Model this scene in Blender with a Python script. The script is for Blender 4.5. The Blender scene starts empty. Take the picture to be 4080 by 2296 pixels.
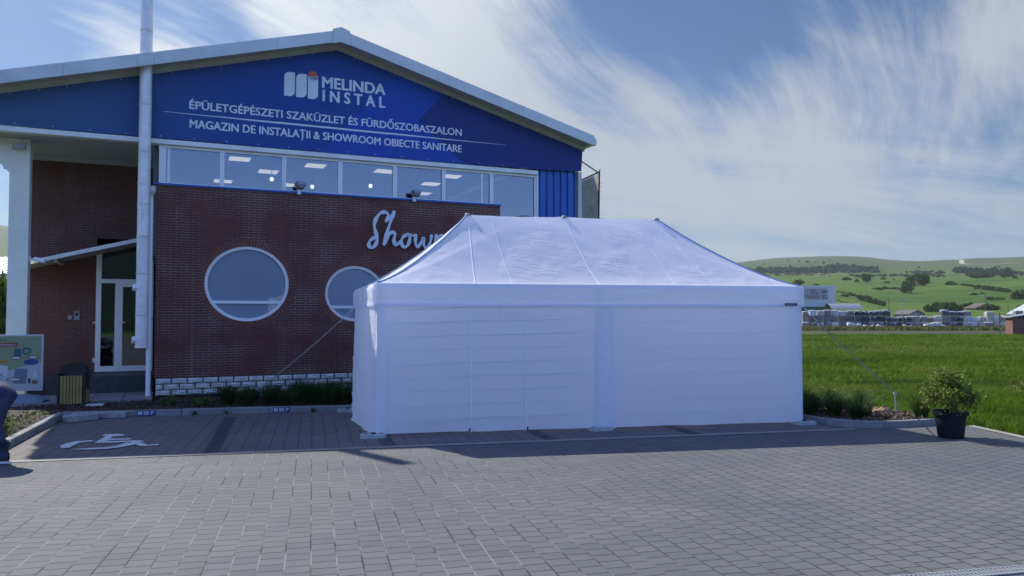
import bpy, bmesh, math, random
import numpy as np
from mathutils import Vector, Matrix, Euler
random.seed(7); rng = np.random.default_rng(7)
R = math.radians
scene = bpy.context.scene
COL = scene.collection

# ------------------------------------------------------------------ camera, light, sky
cam = bpy.data.cameras.new('camera'); camo = bpy.data.objects.new('camera', cam); COL.objects.link(camo)
camo.location = (0, 0, 2.0); camo.rotation_euler = (R(90 + 2.02), 0, 0)
cam.sensor_width = 36; cam.lens = 36 * 3064 / 4080; cam.clip_end = 20000; cam.clip_start = .1
scene.camera = camo
SUN_AZ, SUN_EL = 44.5, 44.0            # degrees left of the view direction, height
sdir = Vector((-math.sin(R(SUN_AZ)) * math.cos(R(SUN_EL)), math.cos(R(SUN_AZ)) * math.cos(R(SUN_EL)), math.sin(R(SUN_EL))))
sun = bpy.data.lights.new('sun', 'SUN'); suno = bpy.data.objects.new('sun', sun); COL.objects.link(suno)
sun.energy = 4.6; sun.angle = R(0.6); sun.color = (1, .94, .85)
suno.rotation_euler = (-sdir).to_track_quat('-Z', 'Y').to_euler()
vs = scene.view_settings
scene.display_settings.display_device = 'sRGB'
vs.view_transform = 'Standard'; vs.look = 'None'; vs.exposure = 0.5; vs.gamma = 1; vs.use_curve_mapping = False
scene.cycles.use_denoising = True
scene.cycles.max_bounces = 8; scene.cycles.transparent_max_bounces = 12
scene.cycles.use_adaptive_sampling = True; scene.cycles.adaptive_threshold = .015

class NT:
    """short node-tree helper"""
    def __init__(s, tree): s.t = tree; s.n = tree.nodes; s.l = tree.links
    def add(s, typ, ins=None, **kw):
        n = s.n.new(typ)
        for k, v in kw.items(): setattr(n, k, v)
        if ins:
            for k, v in ins.items():
                if isinstance(v, bpy.types.NodeSocket): s.l.new(v, n.inputs[k])
                else: n.inputs[k].default_value = v
        return n
    def math(s, op, a, b=0.0, c=0.0, clamp=False):
        n = s.add('ShaderNodeMath', {0: a, 1: b, 2: c}, operation=op, use_clamp=clamp); return n.outputs[0]
    def mix(s, f, a, b, blend='MIX'):
        n = s.add('ShaderNodeMix', None, data_type='RGBA', blend_type=blend, clamp_factor=True)
        for k, v in ((0, f), (6, a), (7, b)):
            if isinstance(v, bpy.types.NodeSocket): s.l.new(v, n.inputs[k])
            else: n.inputs[k].default_value = (v if k == 0 else (*v, 1) if len(v) == 3 else v)
        return n.outputs[2]
    def ramp(s, f, a, b):
        return s.add('ShaderNodeMapRange', {0: f, 1: a, 2: b}, clamp=True, interpolation_type='SMOOTHSTEP').outputs[0]
    def noise(s, v, scale, detail=4, rough=.55, dist=0.0, dim='3D'):
        return s.add('ShaderNodeTexNoise', {'Vector': v, 'Scale': scale, 'Detail': detail, 'Roughness': rough, 'Distortion': dist}, noise_dimensions=dim).outputs[0]
    def mapping(s, v, loc=(0, 0, 0), rot=(0, 0, 0), sc=(1, 1, 1)):
        return s.add('ShaderNodeMapping', {'Vector': v, 'Location': loc, 'Rotation': rot, 'Scale': sc}).outputs[0]

def make_world():
    w = bpy.data.worlds.new('World'); scene.world = w; w.use_nodes = True
    t = NT(w.node_tree); t.n.clear()
    sky = t.add('ShaderNodeTexSky', sky_type='NISHITA', sun_disc=False, sun_elevation=R(SUN_EL), sun_rotation=R(-SUN_AZ),
                altitude=500, air_density=1.0, dust_density=1.2, ozone_density=1.5)
    geo = t.add('ShaderNodeTexCoord').outputs['Generated']
    sep = t.add('ShaderNodeSeparateXYZ', {0: geo}); x, y, z = sep.outputs
    zz = t.math('ADD', t.math('MAXIMUM', z, 0.0), .30)
    p = t.add('ShaderNodeCombineXYZ', {0: t.math('DIVIDE', x, zz), 1: t.math('DIVIDE', y, zz), 2: 0.0}).outputs[0]
    def streak(v, ang, long, short, loc=(0, 0, 0)):
        return t.add('ShaderNodeMapping', {'Vector': v, 'Location': loc, 'Rotation': (0, 0, R(ang)), 'Scale': (long, short, 1)}, vector_type='TEXTURE').outputs[0]
    def blob(d, size):
        v = Vector(d).normalized()
        dp = t.add('ShaderNodeVectorMath', {0: geo, 1: tuple(v)}, operation='DOT_PRODUCT').outputs['Value']
        return t.ramp(dp, math.cos(R(size)), 1.0)
    # cirrus: long fibres running down to the right, torn by a warp, plus a soft veil
    warp = t.add('ShaderNodeTexNoise', {'Vector': p, 'Scale': 1.1, 'Detail': 1.5}, noise_dimensions='3D').outputs['Color']
    pw = t.add('ShaderNodeVectorMath', {0: p, 1: t.add('ShaderNodeVectorMath', {0: warp, 1: (.32, .32, 0)}, operation='MULTIPLY').outputs[0]}, operation='ADD').outputs[0]
    n1 = t.noise(streak(pw, 52, 1.3, .42), 1.25, 10, .62, .3)
    n2 = t.noise(streak(p, 35, 1.2, .8, (3.1, 1.7, 0)), 1.1, 5, .55, .3)
    n3 = t.noise(streak(pw, 60, 1.6, .16, (7, 2, 0)), 1.3, 10, .72, .5)
    n4 = t.noise(streak(p, 5, 1.6, .35, (2, 9, 0)), 1.6, 8, .62, .6)      # flat bands lower down
    hi = t.ramp(z, .08, .26)
    fib = t.math('ADD', t.math('MULTIPLY', t.math('SUBTRACT', n1, .5), 2.3), t.math('MULTIPLY', t.math('SUBTRACT', n3, .5), 1.5))
    fib = t.math('ADD', t.math('MULTIPLY', fib, t.math('ADD', .25, t.math('MULTIPLY', hi, .75))), t.math('MULTIPLY', t.math('MULTIPLY', t.math('SUBTRACT', n4, .5), 2.6), t.math('SUBTRACT', 1.0, t.math('MULTIPLY', hi, .8))))
    dens = t.math('ADD', t.math('ADD', .50, fib), t.math('MULTIPLY', t.math('SUBTRACT', n2, .5), 1.0))
    pos = [((-.20, 1, .36), 17, .42), ((0, 1, .25), 14, .28), ((.16, 1, .16), 12, .22), ((.52, 1, .20), 18, .24), ((.30, 1, .15), 14, .16), ((.13, 1, .25), 9, .26), ((.27, 1, .23), 10, .20), ((.60, 1, .38), 8, .26), ((-.50, 1, .35), 7, .40)]
    neg = [((.18, 1, .44), 13, .62), ((.32, 1, .36), 7, .22), ((-.43, 1, .40), 5, .40), ((-.72, 1, .40), 11, .45), ((.52, 1, .46), 6, .35)]
    for d, s_, a in pos: dens = t.math('ADD', dens, t.math('MULTIPLY', blob(d, s_), a))
    for d, s_, a in neg: dens = t.math('SUBTRACT', dens, t.math('MULTIPLY', blob(d, s_), a))
    cl = t.ramp(dens, .24, 1.22)
    # clouds gleam near the sun and grey away from it
    sdp = t.add('ShaderNodeVectorMath', {0: geo, 1: tuple(sdir)}, operation='DOT_PRODUCT').outputs['Value']
    near = t.ramp(sdp, .60, .96)
    ccol = t.mix(near, (3.55, 3.9, 4.4), (6.7, 7.0, 7.1))
    ccol = t.mix(t.ramp(z, .0, .20), (2.7, 3.4, 3.85), ccol)
    low = t.math('SUBTRACT', 1.0, t.ramp(z, .0, .13))
    veil = t.math('MAXIMUM', t.math('MULTIPLY', cl, .95), t.math('MULTIPLY', low, .85))
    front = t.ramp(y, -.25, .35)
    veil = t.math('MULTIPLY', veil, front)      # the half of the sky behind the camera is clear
    skyc = t.mix(1.0, sky.outputs[0], t.mix(front, (1.55, 1.70, 2.25), (.36, .47, .62)), 'MULTIPLY')  # sky boosted behind the camera as added fill light, dimmed ahead
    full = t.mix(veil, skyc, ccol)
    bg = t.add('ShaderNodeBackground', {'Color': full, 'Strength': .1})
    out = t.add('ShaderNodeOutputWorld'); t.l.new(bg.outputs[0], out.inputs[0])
make_world()

# ------------------------------------------------------------------ helpers
class MB:
    """collects faces; build() links them as ONE mesh object"""
    def __init__(s): s.v = []; s.f = []; s.m = []
    def face(s, pts, m=0):
        i = len(s.v); s.v += [tuple(p) for p in pts]; s.f.append(tuple(range(i, i + len(pts)))); s.m.append(m); return s
    def box(s, x0, x1, y0, y1, z0, z1, m=0, M=None):
        P = [(x0,y0,z0),(x1,y0,z0),(x1,y1,z0),(x0,y1,z0),(x0,y0,z1),(x1,y0,z1),(x1,y1,z1),(x0,y1,z1)]
        if M is not None: P = [M @ Vector(p) for p in P]
        i = len(s.v); s.v += [tuple(p) for p in P]
        for q in ((3,2,1,0),(4,5,6,7),(0,1,5,4),(1,2,6,5),(2,3,7,6),(3,0,4,7)): s.f.append(tuple(i+k for k in q)); s.m.append(m)
        return s
    def prism(s, poly, a, b, axis='y', m=0):
        """polygon in the plane across axis, extruded from a to b"""
        def p3(p, h): return (p[0], h, p[1]) if axis == 'y' else ((h, p[0], p[1]) if axis == 'x' else (p[0], p[1], h))
        n = len(poly); i = len(s.v)
        s.v += [p3(p, a) for p in poly] + [p3(p, b) for p in poly]
        s.f.append(tuple(i+k for k in range(n))); s.f.append(tuple(i+n+k for k in reversed(range(n)))); s.m += [m, m]
        for k in range(n):
            j = (k+1) % n; s.f.append((i+k, i+n+k, i+n+j, i+j)); s.m.append(m)
        return s
    def tube(s, pts, r, n=10, m=0, caps=True):
        pts = [Vector(p) for p in pts]; rings = []
        rr = r if isinstance(r, (list, tuple)) else [r]*len(pts)
        up = None
        for k, p in enumerate(pts):
            d = (pts[min(k+1, len(pts)-1)] - pts[max(k-1, 0)]).normalized()
            if up is None: up = Vector((0,0,1)) if abs(d.z) < .9 else Vector((0,1,0))
            a = d.cross(up).normalized(); b = a.cross(d).normalized(); up = b
            i = len(s.v)
            for q in range(n):
                t = 2*math.pi*q/n; s.v.append(tuple(p + (a*math.cos(t) + b*math.sin(t))*rr[k]))
            rings.append(i)
        for k in range(len(rings)-1):
            for q in range(n):
                q2 = (q+1) % n; s.f.append((rings[k]+q, rings[k]+q2, rings[k+1]+q2, rings[k+1]+q)); s.m.append(m)
        if caps:
            s.f.append(tuple(rings[0]+q for q in range(n))); s.f.append(tuple(rings[-1]+q for q in reversed(range(n)))); s.m += [m, m]
        return s
    def lathe(s, prof, n=24, c=(0,0,0), m=0):
        i = len(s.v); k = len(prof)
        for q in range(n):
            t = 2*math.pi*q/n
            for r, z in prof: s.v.append((c[0]+r*math.cos(t), c[1]+r*math.sin(t), c[2]+z))
        for q in range(n):
            q2 = (q+1) % n
            for j in range(k-1): s.f.append((i+q*k+j, i+q2*k+j, i+q2*k+j+1, i+q*k+j+1)); s.m.append(m)
        return s
    def grid(s, fn, nu, nv, m=0):
        i = len(s.v)
        for a in range(nu+1):
            for b in range(nv+1): s.v.append(tuple(fn(a/nu, b/nv)))
        for a in range(nu):
            for b in range(nv):
                k = i + a*(nv+1) + b; s.f.append((k, k+nv+1, k+nv+2, k+1)); s.m.append(m)
        return s
    def build(s, name, mat, parent=None, smooth=False, loc=None, rz=None):
        me = bpy.data.meshes.new(name); me.from_pydata(s.v, [], s.f); 
        mats = mat if isinstance(mat, (list, tuple)) else [mat]
        for q in mats: me.materials.append(q)
        if len(mats) > 1: me.polygons.foreach_set('material_index', s.m)
        if smooth: me.polygons.foreach_set('use_smooth', [True]*len(s.f))
        me.validate(); me.update()
        return link(name, me, parent, loc, rz)
def link(name, data, parent=None, loc=None, rz=None):
    o = bpy.data.objects.new(name, data); COL.objects.link(o)
    if parent is not None: o.parent = parent
    if loc is not None: o.location = loc
    if rz is not None: o.rotation_euler = (0, 0, rz)
    return o
def tag(o, label, cat, group=None, kind=None):
    o['label'] = label; o['category'] = cat
    if group: o['group'] = group
    if kind: o['kind'] = kind
    return o
def thing(name, label, cat, loc=(0,0,0), rz=0, group=None):
    return tag(link(name, None, None, loc, rz), label, cat, group)
def struct(o): o['kind'] = 'structure'; return o
def copy_tree(o, parent=None):
    c = o.copy(); COL.objects.link(c); c.parent = parent
    for ch in list(o.children): copy_tree(ch, c)
    return c
def np_mesh(name, V, F, mat, mi=None, smooth=False):
    """V (n,3) array, F (m,k) int array"""
    me = bpy.data.meshes.new(name); k = F.shape[1]
    me.vertices.add(len(V)); me.vertices.foreach_set('co', V.astype(np.float32).ravel())
    me.loops.add(F.size); me.loops.foreach_set('vertex_index', F.astype(np.int32).ravel())
    me.polygons.add(len(F)); me.polygons.foreach_set('loop_start', np.arange(0, F.size, k, dtype=np.int32))
    for q in (mat if isinstance(mat, (list, tuple)) else [mat]): me.materials.append(q)
    if mi is not None: me.polygons.foreach_set('material_index', mi.astype(np.int32))
    if smooth: me.polygons.foreach_set('use_smooth', np.ones(len(F), bool))
    me.update(calc_edges=True); me.validate(); return me
_fontcache = {}
def text_geo(txt, off=0.0):
    cu = bpy.data.curves.new('t', 'FONT'); cu.body = txt; cu.size = 1; cu.offset = off; cu.resolution_u = 3
    o = bpy.data.objects.new('t', cu); COL.objects.link(o)
    dg = bpy.context.evaluated_depsgraph_get(); dg.update()
    me = o.evaluated_get(dg).to_mesh()
    V = np.array([v.co[:] for v in me.vertices]); F = [tuple(p.vertices) for p in me.polygons]
    o.evaluated_get(dg).to_mesh_clear(); bpy.data.objects.remove(o); bpy.data.curves.remove(cu)
    return V, F
def add_text(mb, txt, x0, x1, z0, z1, y, off=.02, m=0, cap='H', fn=None, base_off=0.0):
    """flat lettering in the x-z plane at depth y: baseline z0, cap height z1, from x0 to x1"""
    V, F = text_geo(txt, base_off)
    if len(V) == 0: return
    hV, _ = text_geo(cap, base_off); h0, h1 = hV[:,1].min(), hV[:,1].max()
    X = x0 + (V[:,0]-V[:,0].min())/(V[:,0].max()-V[:,0].min())*(x1-x0); Z = z0 + (V[:,1]-h0)/(h1-h0)*(z1-z0)
    ch = z1-z0; k_ = off*.42*ch/.2 if off >= .02 else 0
    for q, dx, dz in ((0, 0, 0), (1, -k_*.2, 0), (2, k_*.2, 0), (3, 0, k_*.16), (4, 0, -k_*.10))[:5 if k_ else 1]:
        i = len(mb.v)
        for a, b in zip(X, Z): mb.v.append(fn(a+dx, b+dz) if fn else (a+dx, y-.0003*q, b+dz))
        for f in F: mb.f.append(tuple(i+k for k in f)); mb.m.append(m)
def catmull(pts, n=8):
    P = [np.array(p, float) for p in pts]; P = [2*P[0]-P[1]] + P + [2*P[-1]-P[-2]]; out = []
    for i in range(1, len(P)-2):
        for k in range(n):
            t = k/n; a, b, c, d = P[i-1:i+3]
            out.append(.5*((2*b)+(-a+c)*t+(2*a-5*b+4*c-d)*t*t+(-a+3*b-3*c+d)*t**3))
    out.append(P[-2]); return out
def ribbon(mb, pts, w, y0, y1, m=0):
    """a brush stroke of width w in the x-z plane with round ends, from depth y0 (front) to y1"""
    C = catmull(pts, 6); n = len(C); L = []; Rr = []
    for i in range(n):
        d = C[min(i+1, n-1)] - C[max(i-1, 0)]; d = d/(np.hypot(*d)+1e-9); nn = np.array([-d[1], d[0]])
        ww = w*(.86+.22*math.sin(i*.55)); L.append(C[i]+nn*ww/2); Rr.append(C[i]-nn*ww/2)
    d0 = C[0]-C[1]; d0 /= np.hypot(*d0); d1 = C[-1]-C[-2]; d1 /= np.hypot(*d1)
    poly_ends = []
    i = len(mb.v)
    for y in (y0, y1):
        for q in range(n): mb.v.append((L[q][0], y, L[q][1])); mb.v.append((Rr[q][0], y, Rr[q][1]))
    for q in range(n-1):
        a = i+2*q; mb.f.append((a, a+1, a+3, a+2)); b = a+2*n
        mb.f.append((b, b+2, b+3, b+1)); mb.f.append((a, a+2, b+2, b)); mb.f.append((a+1, b+1, b+3, a+3)); mb.m += [m]*4
    for c, k in ((C[0], 0), (C[-1], 1)):
        poly = [(c[0]+w*.46*math.cos(t*math.pi/7), c[1]+w*.46*math.sin(t*math.pi/7)) for t in range(14)]
        mb.prism(poly, y0+.002*(k+1), y1, 'y', m)

# ------------------------------------------------------------------ materials
MATS = {}
def mat(name, col=(.5,.5,.5), rough=.6, metal=0.0, var=.0, vscale=3.0, bump=0.0, bscale=40, spec=.5, coord='Object', trans=0.0, dirt=None):
    if name in MATS: return MATS[name]
    m = bpy.data.materials.new(name); m.use_nodes = True; t = NT(m.node_tree); t.n.clear()
    out = t.add('ShaderNodeOutputMaterial'); tc = t.add('ShaderNodeTexCoord').outputs[coord]
    c = None
    b = t.add('ShaderNodeBsdfPrincipled', {'Base Color': (*col, 1), 'Roughness': rough, 'Metallic': metal, 'Specular IOR Level': spec})
    if var > 0:
        n = t.noise(tc, vscale, 6, .6)
        c = t.mix(t.ramp(n, .3, .7), tuple(q*(1-var) for q in col), tuple(min(1, q*(1+var)) for q in col))
    if dirt:
        n = t.noise(tc, vscale*.37, 7, .65, .6)
        c = t.mix(t.math('MULTIPLY', t.ramp(n, .48, .75), dirt[1]), c if c else (*col,), dirt[0])
    if c is not None: t.l.new(c, b.inputs['Base Color'])
    if bump > 0:
        n = t.noise(tc, bscale, 5, .6); bp = t.add('ShaderNodeBump', {'Height': n, 'Strength': bump, 'Distance': .02}); t.l.new(bp.outputs[0], b.inputs['Normal'])
    if trans > 0:
        tr = t.add('ShaderNodeBsdfTranslucent', {'Color': (*col, 1)})
        if c is not None: t.l.new(c, tr.inputs[0])
        mx = t.add('ShaderNodeMixShader', {0: trans, 1: b.outputs[0], 2: tr.outputs[0]}); t.l.new(mx.outputs[0], out.inputs[0])
    else: t.l.new(b.outputs[0], out.inputs[0])
    MATS[name] = m; return m

def brick_mat(name, c1, c2, mortar, bw=.25, bh=.063, ms=.008, swap='xz'):
    m = bpy.data.materials.new(name); m.use_nodes = True; t = NT(m.node_tree); t.n.clear()
    out = t.add('ShaderNodeOutputMaterial'); tc = t.add('ShaderNodeTexCoord').outputs['Object']
    s = t.add('ShaderNodeSeparateXYZ', {0: tc}); X, Y, Z = s.outputs
    if swap == 'radial':
        ang = t.math('ARCTAN2', Z, X); rad = t.math('SQRT', t.math('ADD', t.math('MULTIPLY', X, X), t.math('MULTIPLY', Z, Z)))
        v = t.add('ShaderNodeCombineXYZ', {0: t.math('MULTIPLY', ang, 1.0), 1: rad, 2: 0.0}).outputs[0]
    else: v = t.add('ShaderNodeCombineXYZ', {0: X, 1: Z, 2: 0.0}).outputs[0]
    wob = t.noise(tc, 9, 3); vv = t.add('ShaderNodeVectorMath', {0: v, 1: t.add('ShaderNodeCombineXYZ', {0: 0.0, 1: t.math('MULTIPLY', t.math('SUBTRACT', wob, .5), .006), 2: 0.0}).outputs[0]}, operation='ADD').outputs[0]
    br = t.add('ShaderNodeTexBrick', {'Vector': vv, 'Color1': (*c1, 1), 'Color2': (*c2, 1), 'Mortar': (*mortar, 1), 'Scale': 1.0, 'Mortar Size': ms, 'Mortar Smooth': .15, 'Bias': 0.0, 'Brick Width': bw, 'Row Height': bh})
    big = t.noise(tc, .9, 5, .6); med = t.noise(tc, 6, 5, .6)
    # some joints are washed over by the brick slurry, others are crisp and pale
    wash = t.math('MULTIPLY', br.outputs['Fac'], t.ramp(t.noise(t.mapping(tc, sc=(1, 1, 1.6)), .7, 6, .6), .66, .36))
    col = t.mix(wash, br.outputs['Color'], tuple((a+b)/2*1.15 for a, b in zip(c1, c2)))
    col = t.mix(t.math('MULTIPLY', t.ramp(big, .35, .7), .35), col, tuple(q*.6 for q in c1))
    col = t.mix(.35, col, t.mix(med, (.72, .72, .72), (1.18, 1.16, 1.16)), 'MULTIPLY')
    drip = t.noise(t.mapping(tc, sc=(2.2, 1, .16)), 1.5, 6, .65, .4)
    col = t.mix(t.math('MULTIPLY', t.ramp(drip, .55, .75), .28), col, (.21, .17, .15))
    h = t.math('ADD', t.math('MULTIPLY', br.outputs['Fac'], -1.0), t.math('MULTIPLY', t.noise(tc, 60, 4), .35))
    bp = t.add('ShaderNodeBump', {'Height': h, 'Strength': .7, 'Distance': .008})
    b = t.add('ShaderNodeBsdfPrincipled', {'Base Color': col, 'Roughness': .75, 'Normal': bp.outputs[0], 'Specular IOR Level': .3})
    t.l.new(b.outputs[0], out.inputs[0]); return m

def paver_mat(name, c1, c2, joint_lat, joint_row, rz, pw=.205, pl=.165, tint=None):
    """concrete pavers: straight columns along the depth, half-bond rows across"""
    m = bpy.data.materials.new(name); m.use_nodes = True; t = NT(m.node_tree); t.n.clear()
    out = t.add('ShaderNodeOutputMaterial'); tc = t.add('ShaderNodeTexCoord').outputs['Object']
    v = t.mapping(tc, rot=(0, 0, -rz)); wv = t.noise(v, 2.2, 2)
    s = t.add('ShaderNodeSeparateXYZ', {0: v}); wx = t.math('ADD', s.outputs[0], t.math('MULTIPLY', t.math('SUBTRACT', wv, .5), .014))
    wy = t.math('ADD', s.outputs[1], t.math('MULTIPLY', t.math('SUBTRACT', t.noise(v, 1.7, 2), .5), .022))
    jit = t.math('FLOOR', t.math('DIVIDE', wx, pw))
    wn = t.add('ShaderNodeTexWhiteNoise', {'W': jit}, noise_dimensions='1D').outputs[0]
    wy2 = t.math('ADD', wy, t.math('MULTIPLY', wn, .03))
    q = t.add('ShaderNodeCombineXYZ', {0: wy2, 1: wx, 2: 0.0}).outputs[0]
    def br(ms): return t.add('ShaderNodeTexBrick', {'Vector': q, 'Color1': (0,0,0,1), 'Color2': (1,1,1,1), 'Mortar': (.5,.5,.5,1), 'Scale': 1.0, 'Mortar Size': ms, 'Mortar Smooth': .25, 'Bias': 0.0, 'Brick Width': pl, 'Row Height': pw}, offset=.5, offset_frequency=2)
    b0 = br(.0068); fac = b0.outputs['Fac']; rnd = b0.outputs['Color']
    fr = t.math('FRACT', t.math('DIVIDE', wx, pw)); dl = t.math('MINIMUM', fr, t.math('SUBTRACT', 1.0, fr))
    lat = t.ramp(dl, .045, .022)
    big = t.noise(tc, .35, 6, .62, .5); fine = t.noise(tc, 170, 3, .7); med = t.noise(tc, 5.5, 6, .65)
    col = t.mix(rnd, c1, c2)
    col = t.mix(.8, col, t.mix(t.ramp(big, .3, .72), (.80, .81, .84), (1.16, 1.13, 1.08)), 'MULTIPLY')
    tyre = t.noise(t.mapping(tc, rot=(0, 0, .25), sc=(.16, 1.4, 1)), 1.0, 6, .65, .4)
    col = t.mix(t.math('MULTIPLY', t.ramp(tyre, .54, .72), .22), col, (.045, .046, .050))
    col = t.mix(.7, col, t.mix(med, (.84, .84, .84), (1.15, 1.15, 1.15)), 'MULTIPLY')
    col = t.mix(.6, col, t.mix(fine, (.70, .70, .70), (1.3, 1.3, 1.3)), 'MULTIPLY')
    gap = t.noise(tc, 4.2, 5, .7)
    jrow = t.mix(t.ramp(gap, .50, .74), joint_row, tuple(.7*a+.3*b for a, b in zip(c1, joint_row)))
    sd_ = t.add('ShaderNodeSeparateXYZ', {0: tc}).outputs
    sandy = t.math('MULTIPLY', t.ramp(t.noise(tc, 1.3, 5, .7), .60, .40), t.ramp(sd_[0], 3.5, -.5))
    jlat = t.mix(sandy, joint_row, joint_lat)
    col = t.mix(fac, col, t.mix(lat, jrow, jlat))
    sand = t.noise(tc, .8, 8, .7, .8)
    col = t.mix(t.math('MULTIPLY', t.ramp(sand, .62, .80), .25), col, (.34, .33, .31))
    # oil drips and chewing-gum dots
    vo = t.add('ShaderNodeTexVoronoi', {'Vector': tc, 'Scale': 1.6}, feature='F1').outputs['Distance']
    col = t.mix(t.math('MULTIPLY', t.ramp(vo, .035, .015), .55), col, (.06, .06, .065))
    h = t.math('SUBTRACT', t.math('MULTIPLY', fine, .18), t.math('MULTIPLY', fac, 1.0))
    bp = t.add('ShaderNodeBump', {'Height': t.math('ADD', h, t.math('MULTIPLY', rnd, .25)), 'Strength': .55, 'Distance': .008})
    b = t.add('ShaderNodeBsdfPrincipled', {'Base Color': col, 'Roughness': .82, 'Normal': bp.outputs[0], 'Specular IOR Level': .35})
    t.l.new(b.outputs[0], out.inputs[0]); return m

def glass_mat(name, tint=(.35,.42,.55), refl=.35, rough=.02, gcol=(.75, .85, 1.0)):
    m = bpy.data.materials.new(name); m.use_nodes = True; t = NT(m.node_tree); t.n.clear()
    out = t.add('ShaderNodeOutputMaterial')
    tc = t.add('ShaderNodeTexCoord').outputs['Object']
    bp = t.add('ShaderNodeBump', {'Height': t.noise(tc, .8, 2), 'Strength': .06, 'Distance': .05})
    tr = t.add('ShaderNodeBsdfTransparent', {'Color': (*tint, 1)}); gl = t.add('ShaderNodeBsdfGlossy', {'Color': (*gcol, 1), 'Roughness': rough, 'Normal': bp.outputs[0]})
    lw = t.add('ShaderNodeLayerWeight', {'Blend': .35}).outputs['Fresnel']
    f = t.math('ADD', t.math('MULTIPLY', lw, .5), refl, clamp=True)
    mx = t.add('ShaderNodeMixShader', {0: f, 1: tr.outputs[0], 2: gl.outputs[0]}); t.l.new(mx.outputs[0], out.inputs[0]); return m

def foliage_mat(name, dark, light, vscale=2.0, trans=.3, coord='Object', band=None):
    if name in MATS: return MATS[name]
    m = bpy.data.materials.new(name); m.use_nodes = True; t = NT(m.node_tree); t.n.clear()
    out = t.add('ShaderNodeOutputMaterial'); tc = t.add('ShaderNodeTexCoord').outputs[coord]
    geo = t.add('ShaderNodeNewGeometry'); ri = geo.outputs['Random Per Island']
    oi = t.add('ShaderNodeObjectInfo').outputs['Random']
    n = t.math('ADD', t.math('MULTIPLY', t.noise(tc, vscale, 4), .6), t.math('MULTIPLY', ri, .45))
    c = t.mix(t.ramp(n, .2, .85), dark, light)
    c = t.mix(.55, c, t.mix(oi, (.72, .76, .70), (1.28, 1.2, 1.15)), 'MULTIPLY')
    if band:
        bn = t.noise(t.mapping(tc, sc=(.03, .13, 1)), 1.0, 5, .6, .5); c = t.mix(t.math('MULTIPLY', t.ramp(bn, .44, .62), .75), c, band)
        fl = t.noise(t.mapping(tc, loc=(5, 3, 0), sc=(.12, .3, 1)), 1.0, 6, .65, .5); c = t.mix(t.math('MULTIPLY', t.ramp(fl, .52, .66), .70), c, (.026, .066, .006))
    d = t.add('ShaderNodeBsdfPrincipled', {'Base Color': c, 'Roughness': .65, 'Specular IOR Level': .14})
    tr = t.add('ShaderNodeBsdfTranslucent', {'Color': c})
    mx = t.add('ShaderNodeMixShader', {0: trans, 1: d.outputs[0], 2: tr.outputs[0]}); t.l.new(mx.outputs[0], out.inputs[0])
    MATS[name] = m; return m

def emit_mat(name, col, s):
    m = bpy.data.materials.new(name); m.use_nodes = True; t = NT(m.node_tree); t.n.clear()
    e = t.add('ShaderNodeEmission', {'Color': (*col, 1), 'Strength': s}); o = t.add('ShaderNodeOutputMaterial'); t.l.new(e.outputs[0], o.inputs[0]); return m

BRICK = brick_mat('red_brown_brick', (.120, .044, .036), (.150, .054, .043), (.30, .25, .225), ms=.0078)
ARCH = bpy.data.materials.new('radial_brick'); ARCH.use_nodes = True
WHITE = mat('white_paint', (.78, .79, .80), .45, var=.06, vscale=2, dirt=((.40,.41,.40), .35))
PVC = mat('white_pvc', (.80, .81, .84), .35, var=.03, vscale=2)
CREAM = mat('cream_render', (.80, .80, .70), .8, var=.06, vscale=1.5, bump=.15, bscale=60, dirt=((.36,.39,.36), .4))
FASCIA = mat('grey_sheet_metal', (.58, .61, .63), .38, .10, var=.07, vscale=1.2, dirt=((.26,.28,.28), .5))
STEEL = mat('stainless_steel', (.74, .73, .75), .42, .15, var=.10, vscale=3, dirt=((.30,.30,.33), .5))
BLUESHEET = mat('blue_sheet', (.012, .10, .42), .38, .1, var=.08, vscale=1.5)
DARK = mat('black_metal', (.02, .022, .026), .45, .3)
GREY = mat('grey_plastic', (.26, .28, .32), .5, var=.08)
DGREY = mat('dark_granite', (.030, .036, .048), .5, var=.35, vscale=7, dirt=((.10,.10,.11), .4))
CONC = mat('kerb_concrete', (.22, .23, .24), .85, var=.14, vscale=3, bump=.35, bscale=70, dirt=((.17,.17,.165), .55))
GLASS = glass_mat('window_glass', (.60, .63, .70), .11)
DGLASS = glass_mat('door_glass', (.6, .62, .6), .10, gcol=(.7, .75, .8))
LIT = emit_mat('lit_panel', (1.0, .87, .60), 1.05)
BULB = emit_mat('lit_bulb', (1.0, .95, .85), 2.5)

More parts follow.
